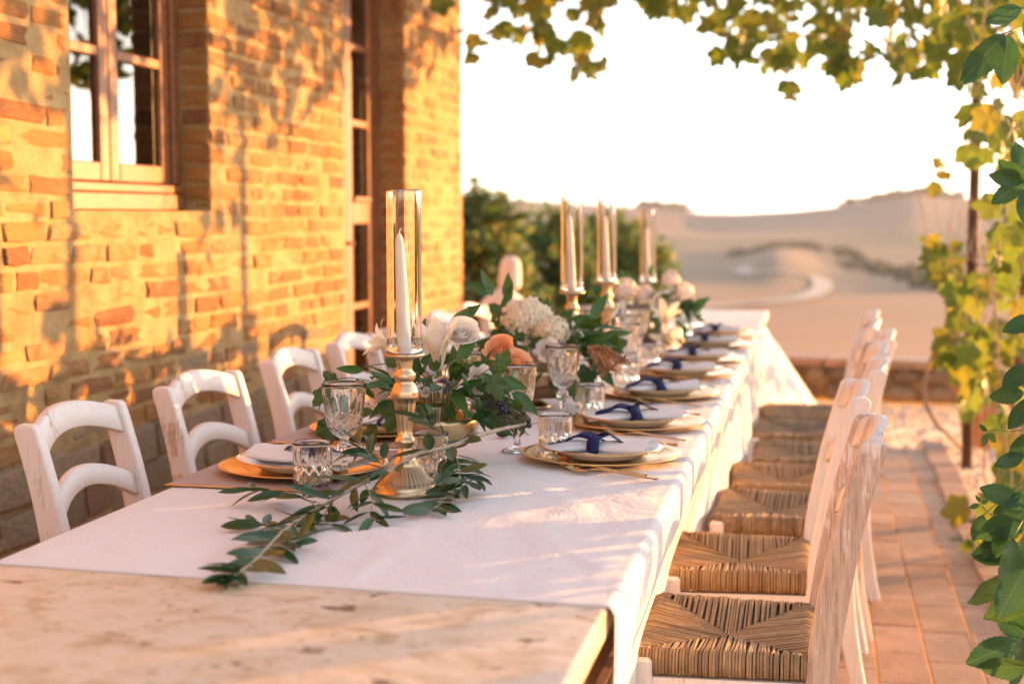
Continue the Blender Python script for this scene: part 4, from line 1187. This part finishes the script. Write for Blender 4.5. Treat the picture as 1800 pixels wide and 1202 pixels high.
# ================================================================== FLOWER BOWLS
def bowl(loc, s, label):
    t = thing('footed_bowl', label, 'bowl', loc, 0, 'aged gold footed bowls')
    part('bowl', MB().lathe([(.0006, .002), (.036, .002), (.0375, .006), (.033, .010), (.022, .015), (.016, .020), (.016, .024), (.024, .028), (.050, .036), (.070, .050), (.081, .068), (.085, .086), (.0855, .096), (.0835, .096), (.081, .086), (.076, .066), (.062, .050), (.035, .040), (.0006, .038)], 56).mesh('bowl', M['bowlgold']), t, xf(s=s))
    return t
def arrangement(label, base, cen, rad, n, leafset, size=(.05, .075), seed=0, keep=None):
    q = random.Random(seed)
    t = thing('flower_arrangement', label, 'flowers', base, 0, 'flower arrangements down the table')
    cen = Vector(cen)
    b = MB()
    b.grid(lambda u, v: (cen.x + rad[0]*.62*math.cos(u*6.283)*math.sin(v*math.pi)*(1+.2*nz(u*9, v*9, seed)), cen.y + rad[1]*.62*math.sin(u*6.283)*math.sin(v*math.pi), base[2] + .055 + .028*math.cos(v*math.pi)), 14, 8)
    wpart('moss', b.mesh('moss', M['moss']), t)
    stems = MB()
    for i in range(n):
        d = Vector((q.gauss(0, 1), q.gauss(0, 1), q.gauss(.25, .8))).normalized()
        k = q.uniform(.55, 1.0) ** .7
        p = cen + Vector((d.x * rad[0], d.y * rad[1], d.z * rad[2])) * k
        lo = base[2] + (.10 if p.y < cen.y else .05)
        if p.z < lo: p.z = lo + q.uniform(0, .03)
        dd = d + Vector((q.gauss(0, .45), q.gauss(0, .45), q.gauss(-.25, .5)))
        nn = Vector((q.gauss(0, .5), q.gauss(-.5, .5), q.gauss(.9, .4)))
        s = q.uniform(*size)
        if p.y < 2.62 and abs(p.x + .728) < .05: continue
        tp_ = proj(p + dd.normalized() * s)
        if 722 < tp_[0] < 848 and tp_[1] > 738 and p.y < 2.9: continue       # the gold bowl shows here
        wleaf(t, q.choice(leafset), p, dd, nn, s)
        if i % 3 == 0: stems.tube(catmull([(base[0] + d.x*.02, base[1] + d.y*.02, base[2] + .05), cen + (p - cen) * .5, p], 3), .0011, 5)
    wpart('stems', stems.mesh('stems', M['greenstem']), t)
    return t
B1 = onz(770, 812, TOP)
bowl((B1.x, B1.y, TOP), 1.0, 'aged gold footed bowl just behind the gold candlestick with the olive branch')
A1 = arrangement('green ruscus and ivy arrangement with white rose, peach rose and lily', (B1.x, B1.y, TOP), (B1.x + .005, B1.y, TOP + .135), (.115, .10, .075), 120, rus_me + rus_ol_me[:2] + rus_me, seed=4)
rose(A1, ony(812, 592, B1.y - .03), .033, (.25, -.55, .7), M['rosew'], 1)
rose(A1, ony(880, 618, B1.y + .17), .030, (.0, -.6, .7), M['rosep'], 2)
rose(A1, ony(908, 640, B1.y + .20), .030, (.5, -.3, .7), M['rosep'], 3)
rose(A1, ony(838, 672, B1.y - .01), .030, (.7, -.6, .2), M['rosew'], 4)
rose(A1, ony(672, 690, B1.y - .02), .028, (-.7, -.5, .2), M['rosew'], 5)
rose(A1, ony(748, 690, B1.y - .085), .009, (.1, -.8, .4), M['rosew'], 6)
lily(A1, ony(772, 650, B1.y - .055), (.02, -.30, 1), .118, M['lily'], .42, 6, 1)
lily(A1, ony(690, 612, B1.y + .05), (-.7, -.3, .35), .07, M['lily'], .85, 6, 2)
for (px, py, dy, ang, L) in ((775, 592, .02, 40, .075), (722, 590, .03, 120, .05), (735, 600, .04, 70, .045), (800, 565, .05, 30, .055), (900, 690, -.04, -35, .06), (850, 655, -.06, -60, .06), (838, 700, -.06, -70, .055),
                             (880, 665, -.05, -20, .05), (805, 640, -.07, 60, .055), (770, 650, -.07, 100, .06), (850, 735, -.06, -30, .06), (640, 650, -.03, 175, .05), (660, 700, -.03, 130, .05), (655, 720, -.02, 200, .045)):
    p = ony(px, py, B1.y + dy); a = R(ang); d = CR * math.cos(a) + CU * math.sin(a)
    wleaf(A1, rng.choice(rus_me), p, d, CT + rv(.35), L * 1.15)
for (px, py, dy, ang, s) in ((575, 745, -.10, -85, .055), (598, 705, -.09, -70, .05), (570, 690, -.08, -130, .042), (585, 672, -.06, 130, .035), (700, 720, -.1, -115, .06), (652, 752, -.08, -80, .04), (868, 668, -.07, -70, .05), (880, 640, -.06, 60, .04), (690, 640, -.04, 100, .035), (905, 712, -.05, -60, .04)):
    p = ony(px, py, B1.y + dy); a = R(ang); d = CR * math.cos(a) + CU * math.sin(a)
    wleaf(A1, rng.choice(ivy_me), p - d * s * .3, d, CT + rv(.3), s * 1.15)
st = MB()
for P, r_ in (([(700, 690, 0), (650, 670, -.03), (600, 665, -.05), (575, 685, -.07), (560, 720, -.08)], .0011), ([(690, 730, 0), (640, 745, -.05), (600, 760, -.07), (570, 775, -.08)], .001), ([(820, 680, 0), (850, 655, -.03), (875, 640, -.05)], .0011),
              ([(715, 655, 0), (680, 640, -.03), (640, 645, -.04)], .0012), ([(840, 720, 0), (880, 725, -.05), (905, 745, -.06), (930, 765, -.06)], .0012)):
    st.tube(catmull([ony(a, b, B1.y + c) for a, b, c in P], 6), r_, 6)
stuff(wpart('trailing_stems', st.mesh('trailing_stems', M['greenstem']), A1))
umbel(A1, ony(876, 638, B1.y - .05), .0125, 1); umbel(A1, ony(819, 633, B1.y - .06), .0125, 2)
# small-leaved dry sprig with berries on the right
sp = thing('berry_sprig', 'grey-green small-leaved sprig with dark berries right of the first flower bowl', 'sprig', (-.655, 2.80, TOP))
stb = MB()
for k in range(7):
    P = catmull([ony(835 + rng.uniform(-10, 10), 715 + rng.uniform(-8, 8), B1.y - .03), ony(870 + rng.uniform(-14, 14), 712 + rng.uniform(-20, 20), B1.y - .05), ony(895 + rng.uniform(-18, 25), 720 + rng.uniform(-30, 35), B1.y - .05 + rng.uniform(-.03, .03))], 6)
    stb.tube(P, .0008, 5)
    for p in P[3:]:
        for _ in range(3): wleaf(sp, rng.choice(sprig_me), p + rv(.004), rv() + Vector((.6, 0, -.3)), rv() + CT, rng.uniform(.014, .024))
wpart('twig', stb.mesh('twig', M['stem']), sp)
bm_ = MB().grid(lambda u, v: (.0058*math.cos(u*6.2832)*math.sin(v*math.pi), .0058*math.sin(u*6.2832)*math.sin(v*math.pi), .0064*math.cos(v*math.pi)), 12, 8).mesh('berry', M['berry'])
for px, py in ((883, 718), (878, 709), (929, 738), (930, 747), (925, 734), (889, 722)): wpart('berry', bm_, sp, Matrix.Translation(ony(px, py, B1.y - .06)))
fig = MB().grid(lambda u, v: (.016*math.cos(u*6.2832)*math.sin(v*math.pi), .014*math.sin(u*6.2832)*math.sin(v*math.pi), .010*math.cos(v*math.pi) + .004*max(0, math.cos(v*math.pi))**3), 18, 12)
fp = onz(884, 768, TOP)
tag(link('plum', fig.mesh('plum', M['berry']), None, Matrix.Translation((fp.x, fp.y, TOP + .0095))), 'small dark plum lying on the cloth beside the berry sprig', 'fruit')

B2 = Vector((-.72, 3.62, TOP))
bowl(B2, 1.1, 'aged gold footed bowl under the cream hydrangea arrangement')
A2 = arrangement('dark green leafy arrangement with large cream hydrangea and dried brown tassel', B2, (B2.x + .02, B2.y, TOP + .15), (.17, .14, .10), 130, rus_me + ivy_me[:1], (.05, .085), seed=9)
hydrangea(A2, ony(925, 560, 3.55), .060, 100, M['hyd'], 1); hydrangea(A2, ony(968, 582, 3.52), .045, 70, M['hyd'], 2)
hydrangea(A2, ony(895, 575, 3.62), .038, 55, M['hyd'], 5)
rose(A2, ony(962, 617, 3.46), .026, (.1, -.9, .3), M['rosew'], 11); rose(A2, ony(1000, 590, 3.6), .03, (.6, -.5, .4), M['rosew'], 12)
for (px, py, ang) in ((865, 520, 110), (880, 545, 70), (862, 515, 160), (895, 530, 95), (1010, 600, 20), (1040, 560, 60), (1030, 600, 10), (1020, 640, -60), (1005, 660, -80), (985, 650, -100), (1048, 640, -50)):
    a = R(ang); wleaf(A2, rng.choice(rus_me), ony(px, py, 3.55), CR * math.cos(a) + CU * math.sin(a), CT + rv(.4), .075)
b = MB()
for k in range(9):
    x0 = ony(1035, 612, 3.5); e = ony(1045 + 7 * k + rng.uniform(-6, 6), 650 - abs(k - 3) * 2 - (12 if k > 5 else 0) + rng.uniform(-5, 8), 3.45)
    P = catmull([x0, x0 + (e - x0) * .5 + Vector((0, 0, .012)), e], 5)
    b.tube(P, [.002] + [.0055 * rng.uniform(.7, 1.1) for _ in P[2:]] + [.002], 6)
    for p in P[2:]:
        for _ in range(9): b.add([(0, 0, 0), (1, -.3, 0), (1.4, 0, .2), (1, .3, 0)], [(0, 1, 2, 3)], dirM(p, rv() + Vector((.5, 0, -.5)), rv(), rng.uniform(.006, .011)))
wpart('dried_tassel', b.mesh('dried_tassel', M['dried']), A2)

B3 = Vector((-.70, 5.25, TOP))
bowl(B3, 1.1, 'aged gold footed bowl under the white flowers at the far end')
A3 = arrangement('far arrangement of round white blooms, lily and bright green leaves', B3, (B3.x + .06, B3.y, TOP + .17), (.20, .15, .10), 90, rus_me, (.05, .085), seed=12)
for (px, py, r_, s) in ((1097, 512, .048, 3), (1133, 520, .042, 4), (1180, 492, .034, 5), (1203, 515, .036, 6), (1065, 540, .03, 7)):
    hydrangea(A3, ony(px, py, 5.15), r_, 50, M['rosew'], s, 'round_bloom', 1.0)
lily(A3, ony(1170, 570, 5.0), (.1, -.6, .8), .10, M['lily'], .8, 6, 5); lily(A3, ony(1172, 600, 5.0), (.1, -.8, .1), .085, M['lily'], .9, 6, 6)
for k in range(16):
    a = R(rng.uniform(-40, 130)); wleaf(A3, rng.choice(rus_me), ony(1205 + rng.uniform(-12, 14), 540 + rng.uniform(-18, 14), 5.2), CR * math.cos(a) + CU * math.sin(a), CT + rv(.5), .07)

# ================================================================== OLIVE BRANCHES ON THE CLOTH
ob = thing('olive_branch', 'long leafy olive branch trailing past the candlestick to the stone table end', 'branch', (-.80, 2.1, TOP))
main = catmull([ony(948, 742, 2.78), ony(900, 750, 2.68), ony(845, 764, 2.58), ony(790, 785, 2.46), ony(735, 797, 2.385), ony(690, 824, 2.345), ony(640, 848, 2.30), ony(560, 892, 2.205), ony(500, 932, 2.062), ony(448, 985, 1.885), ony(410, 1012, 1.805)], 8)
sb = MB(); nM = len(main); sb.tube(main, [.0042 * min(1, .35 + i / 22) * (1 - .6 * i / nM) + .0006 for i in range(nM)], 7)
twigs = [catmull(P, 5) for P in (
    [ony(560, 892, 2.205), ony(520, 868, 2.25), ony(470, 862, 2.28), ony(435, 858, 2.30)],
    [ony(500, 932, 2.062), ony(460, 922, 2.09), ony(425, 918, 2.11)],
    [ony(640, 848, 2.30), ony(655, 880, 2.24), ony(650, 905, 2.20), ony(668, 915, 2.17)],
    [ony(590, 875, 2.24), ony(570, 905, 2.19), ony(585, 930, 2.13)],
    [ony(690, 824, 2.345), ony(665, 800, 2.36), ony(640, 790, 2.37), ony(620, 800, 2.38)],
    [ony(690, 824, 2.345), ony(660, 808, 2.35), ony(630, 775, 2.36)],
    [ony(470, 960, 1.97), ony(505, 955, 1.97), ony(545, 940, 2.0)],
    [ony(790, 785, 2.46), ony(775, 760, 2.45), ony(745, 735, 2.42)],
    [ony(790, 785, 2.46), ony(806, 815, 2.42), ony(808, 850, 2.36)])]
LF = []
def clampz(p): return Vector((p.x, p.y, max(p.z, TOP + .006)))
for tw in twigs:
    sb.tube([clampz(p) for p in tw], [.0013 - .0007 * i / len(tw) for i in range(len(tw))], 5)
def leaves_on(root, P, step, s0, s1, seed, spread=1.0):
    q = random.Random(seed); acc = 0; side = 1
    for a, b in zip(P, P[1:]):
        seg = (b - a).length; t = 0
        while acc + seg * (1 - t) > step:
            t += (step - acc) / seg; acc = 0; p = a + (b - a) * t; d = (b - a).normalized()
            for sg in (-1, 1):
                sd = d.cross(Vector((0, 0, 1))).normalized() * sg
                dd = d * q.uniform(.5, 1.1) + sd * q.uniform(.45, 1.0) * spread + Vector((0, 0, q.uniform(-.35, .45)))
                L = q.uniform(s0, s1); tip = p + dd.normalized() * L
                if tip.z < TOP + .004: dd.z += (TOP + .006 - tip.z) / L * dd.length
                nn = Vector((q.gauss(0, .5), q.gauss(-.3, .5), 1))
                wleaf(root, q.choice(olive_me), clampz(p), dd, nn, L)
            side = -side
        acc += seg * (1 - t)
leaves_on(ob, main[34:], .025, .052, .082, 1)
leaves_on(ob, main[16:34], .06, .050, .075, 5)
for i, tw in enumerate(twigs): leaves_on(ob, [clampz(p) for p in tw], .026, .045, .070, 20 + i)
for k in range(10):
    d = (main[-1] - main[-6]).normalized(); wleaf(ob, rng.choice(olive_me), clampz(main[-1 - k // 3]), d + rv(.35) * .9, Vector((0, 0, 1)) + rv(.4), rng.uniform(.04, .06))
wpart('stem', sb.mesh('stem', M['stem']), ob)
ob2 = thing('olive_sprig', 'smaller olive sprig curled round the right of the candlestick foot', 'sprig', (-.62, 2.38, TOP))
m2 = catmull([ony(848, 828, 2.52), ony(820, 850, 2.45), ony(790, 868, 2.40), ony(770, 890, 2.33), ony(752, 912, 2.27)], 6)
m3 = catmull([ony(830, 838, 2.49), ony(800, 848, 2.48), ony(775, 860, 2.46), ony(750, 845, 2.52)], 6)
m4 = catmull([ony(775, 800, 2.54), ony(790, 815, 2.50), ony(820, 840, 2.46)], 6)
s2 = MB()
for k, P in enumerate((m2, m3, m4)):
    P = [clampz(p) for p in P]; s2.tube(P, [.0022 - .0014 * i / len(P) for i in range(len(P))], 6); leaves_on(ob2, P, .020, .045, .068, 40 + k)
wpart('stem', s2.mesh('stem', M['stem']), ob2)

# ================================================================== PERGOLA AND VINES
pg = thing('pergola', 'thin rusty iron pergola posts and rails at the terrace edge', 'pergola', (.76, 7.54, -.03))
def iron(name, P, r): wpart(name, MB().tube(P, r, 8).mesh(name, M['rust']), pg)
iron('post', [(.757, 7.54, -.03), (.757, 7.54, 2.9)], .028)
iron('post', [(.80, 3.2, -.03), (.80, 3.2, 2.9)], .024)
iron('rail', [(.757, 7.54, 2.88), (-2.14, 7.54, 2.88)], .018)
iron('rail', [(.757, 9.3, 2.84), (.757, 1.5, 2.84)], .018)
iron('rail', [(.757, 5.9, 2.88), (-2.14, 5.9, 2.88)], .018)
iron('rail', [(-.7, 9.3, 2.91), (-.7, 1.5, 2.91)], .015)
iron('rail', [(.757, 9.25, 2.88), (-1.9, 9.25, 2.88)], .018)

gv = thing('grape_vine', 'old grapevine climbing the pergola, yellow-green leaves hanging overhead', 'vine', (.86, 6.3, -.03))
tr = catmull([(.86, 6.30, -.04), (.845, 6.31, .5), (.865, 6.33, 1.1), (.85, 6.35, 1.8), (.83, 6.4, 2.4), (.76, 6.5, 2.85), (.3, 6.7, 2.93), (-.6, 7.0, 2.93), (-1.6, 7.2, 2.9)], 6)
wpart('trunk', MB().tube(tr, [max(.012, .043 - .0011 * i + .005 * nz(i * .9)) for i in range(len(tr))], 9).mesh('trunk', M['bark']), gv)
BOUND = [(560, -30), (700, 20), (760, 35), (815, 130), (850, 90), (880, 60), (930, 95), (980, 110), (1040, 150), (1065, 90), (1100, 60), (1130, 45), (1150, 25), (1175, 45), (1220, 30), (1255, 60), (1280, 105), (1340, 115), (1400, 120), (1450, 105), (1500, 150), (1540, 155), (1560, 130), (1620, 150), (1650, 120), (1690, 190), (1740, 180), (1800, 200), (1900, 260)]
canes = MB(); leafs = []
q = random.Random(5)
tries = 0
while len(leafs) < 1050 and tries < 60000:
    tries += 1
    px = q.uniform(560, 1900); py = q.uniform(-260, 230); bd = lerp_tab(BOUND, px)
    if py > bd: continue
    if py > -15:                                        # open lattice where the photograph shows sky between the leaves
        k = nz(px * .012, py * .016, 2.2) + .25 * nz(px * .03, py * .03, 7) + (.25 if px > 1560 else 0) + .18 * smoothstep(60, -10, py)
        if k < -.12: continue
    y = q.uniform(7.0, 9.2) if px < 1500 else q.uniform(5.6, 8.6)
    p = ony(px, py, y)
    if p.z > 3.05 or p.z < 1.9 or p.x < -2.1: continue
    if p.x < -1.9 and p.y < 8.4: continue
    leafs.append((p, proj(p)))
for px, py, y in ((1398, 168, 7.4), (1386, 138, 7.5), (1642, 275, 7.0), (1648, 300, 7.0), (1650, 318, 7.02), (1640, 262, 7.0)): leafs.append((ony(px, py, y), (px, py, y)))
vl = []
for (p, pr) in leafs:
    d = Vector((q.gauss(0, .7), q.gauss(0, .7), q.gauss(-.8, .5))); n_ = Vector((q.gauss(.2, .8), q.gauss(-.6, .7), q.gauss(.4, .5)))
    vl.append((p, d, n_, q.uniform(.09, .15)))
# leaves round the post and the trunk on the right: (px, py, y, size)
for (x0, x1, y0, y1, ya, yb, n) in ((1630, 1760, 420, 520, 6.8, 7.6, 20), (1650, 1800, 480, 640, 6.0, 7.4, 64), (1690, 1800, 600, 680, 5.6, 6.8, 24), (1750, 1810, 690, 900, 5.2, 6.4, 30), (1715, 1800, 170, 330, 4.6, 6.0, 18), (1680, 1730, 180, 300, 7.3, 7.6, 6), (1740, 1830, 330, 480, 4.8, 6.2, 14), (1700, 1790, 880, 960, 5.0, 5.6, 12), (1680, 1720, 640, 740, 7.2, 7.5, 6), (1610, 1660, 410, 450, 7.1, 7.4, 5)):
    for _ in range(n):
        p = ony(q.uniform(x0, x1), q.uniform(y0, y1), q.uniform(ya, yb))
        if p.z < .02: continue
        vl.append((p, Vector((q.gauss(0, .7), q.gauss(0, .5), q.gauss(-.5, .6))), Vector((q.gauss(.2, .7), q.gauss(-.7, .6), q.gauss(.3, .4))), q.uniform(.08, .15)))
# unseen vine leaves right of the picture, added to shade the tabletop
for _ in range(560):
    p = Vector((q.uniform(.86, 1.08), q.uniform(2.1, 5.1), q.uniform(.985, 1.24)))
    if proj(p)[0] < 1830: continue
    vl.append((p, Vector((q.gauss(0, .7), q.gauss(0, .5), q.gauss(-.5, .6))), Vector((q.gauss(.8, .5), q.gauss(.4, .6), q.gauss(.3, .4))), q.uniform(.09, .14)))
vl.sort(key=lambda t: (0 if inframe(t[0], 30) else 1, (t[0] - CAM).length))
rest = MB()
for i, (p, d, n_, s) in enumerate(vl):
    k = q.randrange(4)
    if i < 300: wleaf(gv, grp_me[k], p, d, n_, s)
    else: rest.add(GRP[k].v, GRP[k].f, dirM(p, d, n_, s))
    if i % 2 == 0:
        top = Vector((p.x + q.uniform(-.1, .1), p.y + q.uniform(-.1, .1), min(2.92, p.z + q.uniform(.15, .5))))
        canes.tube([top, (top + p) / 2 + rv(.02), p], [.0022, .0017, .0011], 5)
stuff(wpart('foliage', rest.mesh('foliage', M['vine']), gv))
for _ in range(14):
    a = Vector((q.uniform(-1.9, .75), q.uniform(5.8, 9.2), 2.93)); P = [a]
    for k in range(5): P.append(P[-1] + Vector((q.uniform(-.25, .25), q.uniform(-.25, .25), q.uniform(-.05, .02))))
    canes.tube(catmull(P, 4), .004, 5)
for P in ([(1705, 430, 7.5), (1725, 500, 7.2), (1700, 560, 7.3), (1740, 620, 6.9)], [(1790, 420, 6.4), (1740, 470, 6.8), (1680, 440, 7.2), (1620, 418, 7.25)], [(1790, 640, 6.3), (1750, 700, 6.3), (1730, 800, 6.2), (1740, 900, 5.8)], [(1705, 190, 7.4), (1665, 250, 7.0), (1645, 310, 7.0)]):
    canes.tube(catmull([ony(*p) for p in P], 6), .004, 5)
stuff(wpart('canes', canes.mesh('canes', M['hose']), gv))
hp = catmull([ony(1690, 560, 7.5), ony(1672, 585, 7.4), ony(1640, 625, 7.35), ony(1624, 690, 7.35), ony(1640, 735, 7.35), ony(1668, 765, 7.4), ony(1688, 785, 7.47)], 8)
wpart('bare_cane', MB().tube(hp, .011, 7).mesh('bare_cane', M['hose']), gv)

# creeper close to the lens on the right, a single climbing plant on a cane
vc = thing('virginia_creeper', 'green toothed creeper leaves hanging close by the near chairs', 'creeper', (.56, 2.9, -.03))
cp = catmull([(.56, 2.9, -.03), (.53, 2.88, .3), (.50, 2.85, .55), (.46, 2.8, .85), (.45, 2.78, 1.2), (.47, 2.75, 1.6), (.50, 2.8, 2.1), (.6, 3.0, 2.6), (.75, 3.2, 2.85)], 6)
cst = MB().tube(cp, [.006 - .00008 * i for i in range(len(cp))], 7)
CL = [  # px, py of the leaf base, depth y, direction in the picture, length, tone
    (1765, 60, 2.35, 232, .088), (1772, 62, 2.40, 268, .070), (1800, 40, 2.4, 300, .07), (1795, 15, 2.45, 200, .05),
    (1800, 318, 2.5, 172, .060), (1802, 318, 2.5, 215, .058), (1800, 322, 2.5, 140, .052), (1806, 330, 2.52, 258, .06), (1795, 300, 2.54, 100, .045),
    (1790, 955, 2.60, 196, .075), (1775, 1010, 2.55, 212, .082), (1750, 1068, 2.52, 318, .080), (1790, 1128, 2.48, 204, .085), (1800, 1120, 2.5, 262, .085),
    (1780, 945, 2.50, 258, .100), (1762, 920, 2.55, 262, .055), (1748, 930, 2.6, 250, .050), (1800, 1000, 2.46, 238, .085), (1728, 905, 2.66, 250, .045), (1745, 905, 2.62, 30, .05),
    (1800, 900, 2.55, 215, .08), (1800, 860, 2.6, 250, .09), (1790, 880, 2.6, 160, .06), (1800, 940, 2.52, 290, .08), (1770, 985, 2.6, 170, .05), (1810, 1050, 2.5, 200, .08), (1805, 1170, 2.45, 190, .07),
    (1800, 800, 2.7, 200, .05), (1800, 690, 2.75, 190, .055), (1810, 700, 2.7, 240, .06), (1806, 640, 2.8, 230, .06), (1820, 560, 2.8, 200, .06), (1815, 760, 2.7, 235, .06),
    (1724, 882, 2.7, 130, .014), (1724, 882, 2.7, 60, .014), (1724, 884, 2.7, 20, .016), (1722, 886, 2.7, 200, .02), (1735, 762, 2.7, 250, .022), (1737, 760, 2.7, 310, .022), (1735, 758, 2.7, 140, .018)]
for (px, py, y, ang, L) in CL:
    a = R(ang); d = CR * math.cos(a) + CU * math.sin(a) + CT * rng.uniform(-.25, .25)
    p = ony(px, py, y)
    wleaf(vc, rng.choice(crp_me), p, d, CT + rv(.30), L * 1.12)
    if L > .04:
        near = min(cp, key=lambda c_: (c_ - p).length + max(0, p.z - c_.z) * .8)
        cst.tube(catmull([near, (near + p) / 2 + Vector((0, 0, .02)), p], 4), .0013, 5)
for k in range(70):            # the rest of the plant, outside the picture to the right
    c0 = rng.choice(cp[6:]); p = c0 + Vector((abs(rng.gauss(.06, .08)), rng.gauss(0, .10), rng.gauss(0, .06)))
    if proj(p)[0] < 1815: continue
    wleaf(vc, rng.choice(cmp_me), p, rv() + Vector((0, 0, -.8)), rv(.5) + Vector((-.2, -.6, .5)), rng.uniform(.06, .09))
tn = catmull([ony(1800, 755, 2.68), ony(1770, 758, 2.7), ony(1745, 755, 2.7), ony(1733, 762, 2.7)], 5); cst.tube(tn, .0009, 5)
cst.tube(catmull([ony(1800, 872, 2.6), ony(1775, 895, 2.6), ony(1745, 905, 2.62), ony(1727, 890, 2.69)], 6), .0016, 5)
wpart('stem', cst.mesh('stem', M['greenstem']), vc)

# weed at the terrace edge
wd = thing('weed', 'small yellow-green weed growing at the terrace edge', 'plant', (.66, 5.4, -.02))
wst = MB()
for k in range(16):
    b0 = Vector((.66 + rng.gauss(0, .03), 5.4 + rng.gauss(0, .05), -.02)); e = b0 + Vector((rng.gauss(-.02, .05), rng.gauss(0, .05), rng.uniform(.05, .16)))
    wst.tube([b0, (b0 + e) / 2, e], .0015, 5); wleaf(wd, rng.choice(grp_me), e, Vector((rng.gauss(0, 1), rng.gauss(0, .6), rng.gauss(0, .4))), Vector((rng.gauss(0, .5), -.7, .6)), rng.uniform(.04, .07))
wpart('stems', wst.mesh('stems', M['greenstem']), wd)

# ------------------------------------------------------------------ terracotta pot
pt = thing('terracotta_pot', 'large rimmed terracotta pot behind the vine post', 'pot', (.93, 8.35, -.03))
part('pot', MB().lathe([(.0006, 0), (.105, 0), (.115, .02), (.165, .30), (.168, .315), (.192, .318), (.198, .33), (.198, .375), (.19, .385), (.165, .385), (.160, .36), (.0006, .35)], 40).mesh('pot', M['pot']), pt)
part('soil', MB().lathe([(.0006, .365), (.158, .361)], 24).mesh('soil', M['soil']), pt)

# ------------------------------------------------------------------ pale garden statue beyond the far chairs
sx = ony(886, 500, 8.9)
stt = thing('garden_statue', 'pale stone bust with rounded head standing beyond the far chairs by the house corner', 'statue', (sx.x, sx.y, -.03))
def sfn(tab):
    P = catmull([(r, 0, z) for r, z in tab], 5); return [(max(.0006, p.x), p.z) for p in P]
part('plinth', MB().bbox((-.13, -.13, 0), (.13, .13, .42), .012).bbox((-.155, -.155, .42), (.155, .155, .46), .01).mesh('plinth', M['statue'], False), stt)
def shoulder(th, i, r, z): return r * (1 + .22 * abs(math.cos(th)) ** 1.5 * smoothstep(.46, .6, z) * (1 - smoothstep(.74, .82, z)) + .03 * math.sin(th * 7 + z * 20) * (1 - smoothstep(.7, .8, z)))
part('torso', MB().lathe(sfn([(.10, .45), (.115, .52), (.122, .60), (.128, .68), (.115, .75), (.08, .80), (.05, .825), (.042, .84)]), 32, shoulder).mesh('torso', M['statue']), stt)
part('head', MB().lathe(sfn([(.03, .825), (.062, .838), (.070, .87), (.068, .92), (.064, .97), (.054, 1.01), (.03, 1.035), (.0006, 1.04)]), 28, lambda th, i, r, z: r * (1 + .05 * math.cos(th * 2) + .05 * max(0, math.cos(th + 1.3)) ** 8 * math.exp(-((z - .91) / .03) ** 2))).mesh('head', M['statue']), stt, xf((0, 0, 0), (0, R(2.5), 0)))

# ================================================================== TREES BEHIND THE HOUSE
def tree(name, label, base, blobs, nleaf, ls, seed, mat, group=None):
    q = random.Random(seed); base = Vector(base)
    t = thing(name, label, 'tree', base, 0, group)
    tb = MB(); top = base + Vector((0, 0, 1.2))
    c0 = sum((Vector(b[0]) for b in blobs), Vector()) / len(blobs)
    tp = catmull([base, base + (c0 - base) * .4 + Vector((q.uniform(-.1, .1), 0, 0)), c0], 5); tb.tube(tp, [.14 - .009 * i for i in range(len(tp))], 9)
    for c, r in blobs:
        P = catmull([tp[len(tp) // 2], (tp[len(tp) // 2] + Vector(c)) / 2 + rv(.08), Vector(c)], 4); tb.tube(P, [.05 - .004 * i for i in range(len(P))], 6)
    wpart('trunk', tb.mesh('trunk', M['bark']), t)
    b = MB(); tot = sum(r ** 2 for c, r in blobs)
    for c, r in blobs:
        nclump = max(6, int(nleaf / 16 * r * r / tot))
        for _ in range(nclump):
            d = Vector((q.gauss(0, 1), q.gauss(0, 1), q.gauss(0, 1))).normalized(); k = q.uniform(.45, 1.08)
            cc = Vector(c) + Vector((d.x * r, d.y * r, d.z * r * .9)) * k
            for _ in range(16):
                p = cc + Vector((q.gauss(0, 1), q.gauss(0, 1), q.gauss(0, 1))) * r * .11
                s = ls * q.uniform(.6, 1.2); dd = Vector((q.gauss(0, 1), q.gauss(0, 1), q.gauss(-.3, .8)))
                b.add([(0, 0, 0), (.45, -.3, .05), (1, 0, -.1), (.45, .3, .05)], [(0, 1, 2, 3)], dirM(p, dd, d + Vector((q.gauss(0, .6), q.gauss(0, .6), q.gauss(.3, .6))), s))
    stuff(wpart('crown', b.mesh('crown', mat, False), t))
    return t
def blob(px, py, y, rpx): return (ony(px, py, y), rpx * y / F * 1.02)
tree('fig_tree', 'bushy fig tree with mixed green and yellow leaves beside the house corner', (-3.2, 13.0, -.9), [blob(830, 420, 13, 80), (ony(870, 390, 13), .28), blob(845, 350, 13, 38), blob(880, 470, 13, 70), blob(800, 500, 13, 80), blob(900, 540, 13, 60)], 5200, .10, 1, M['bush'], 'trees beyond the house')
tree('laurel_tree', 'rounded green laurel behind the glass cylinder shades', (-2.2, 14.5, -1.0), [blob(960, 430, 14.5, 60), blob(1000, 420, 14.6, 45), blob(985, 500, 14.5, 75), blob(930, 520, 14.5, 60), blob(1040, 500, 14.5, 55)], 4200, .10, 2, M['bush'], 'trees beyond the house')
tree('bay_tree', 'loose yellow-green bay tree nearest the open fields', (-1.6, 16.0, -1.2), [blob(1065, 400, 16, 38), blob(1100, 430, 16, 60), blob(1130, 480, 16, 65), blob(1060, 470, 16, 60), blob(1165, 520, 16, 45), blob(1085, 535, 16, 60)], 4200, .10, 3, M['bush'], 'trees beyond the house')

# ================================================================== AIR
hz = NT('haze_air'); hz.t.links.new(hz.n('ShaderNodeVolumePrincipled', {'Color': (.88, .88, .92, 1), 'Density': .00011, 'Anisotropy': .2}).outputs[0], hz.out.inputs['Volume'])
o = stuff(link('haze', MB().box((-2750, -2750, -90), (2750, 2750, 60)).mesh('haze', hz.m, False)))
o['label'] = 'thin pale evening haze over the valley'; o['category'] = 'haze'
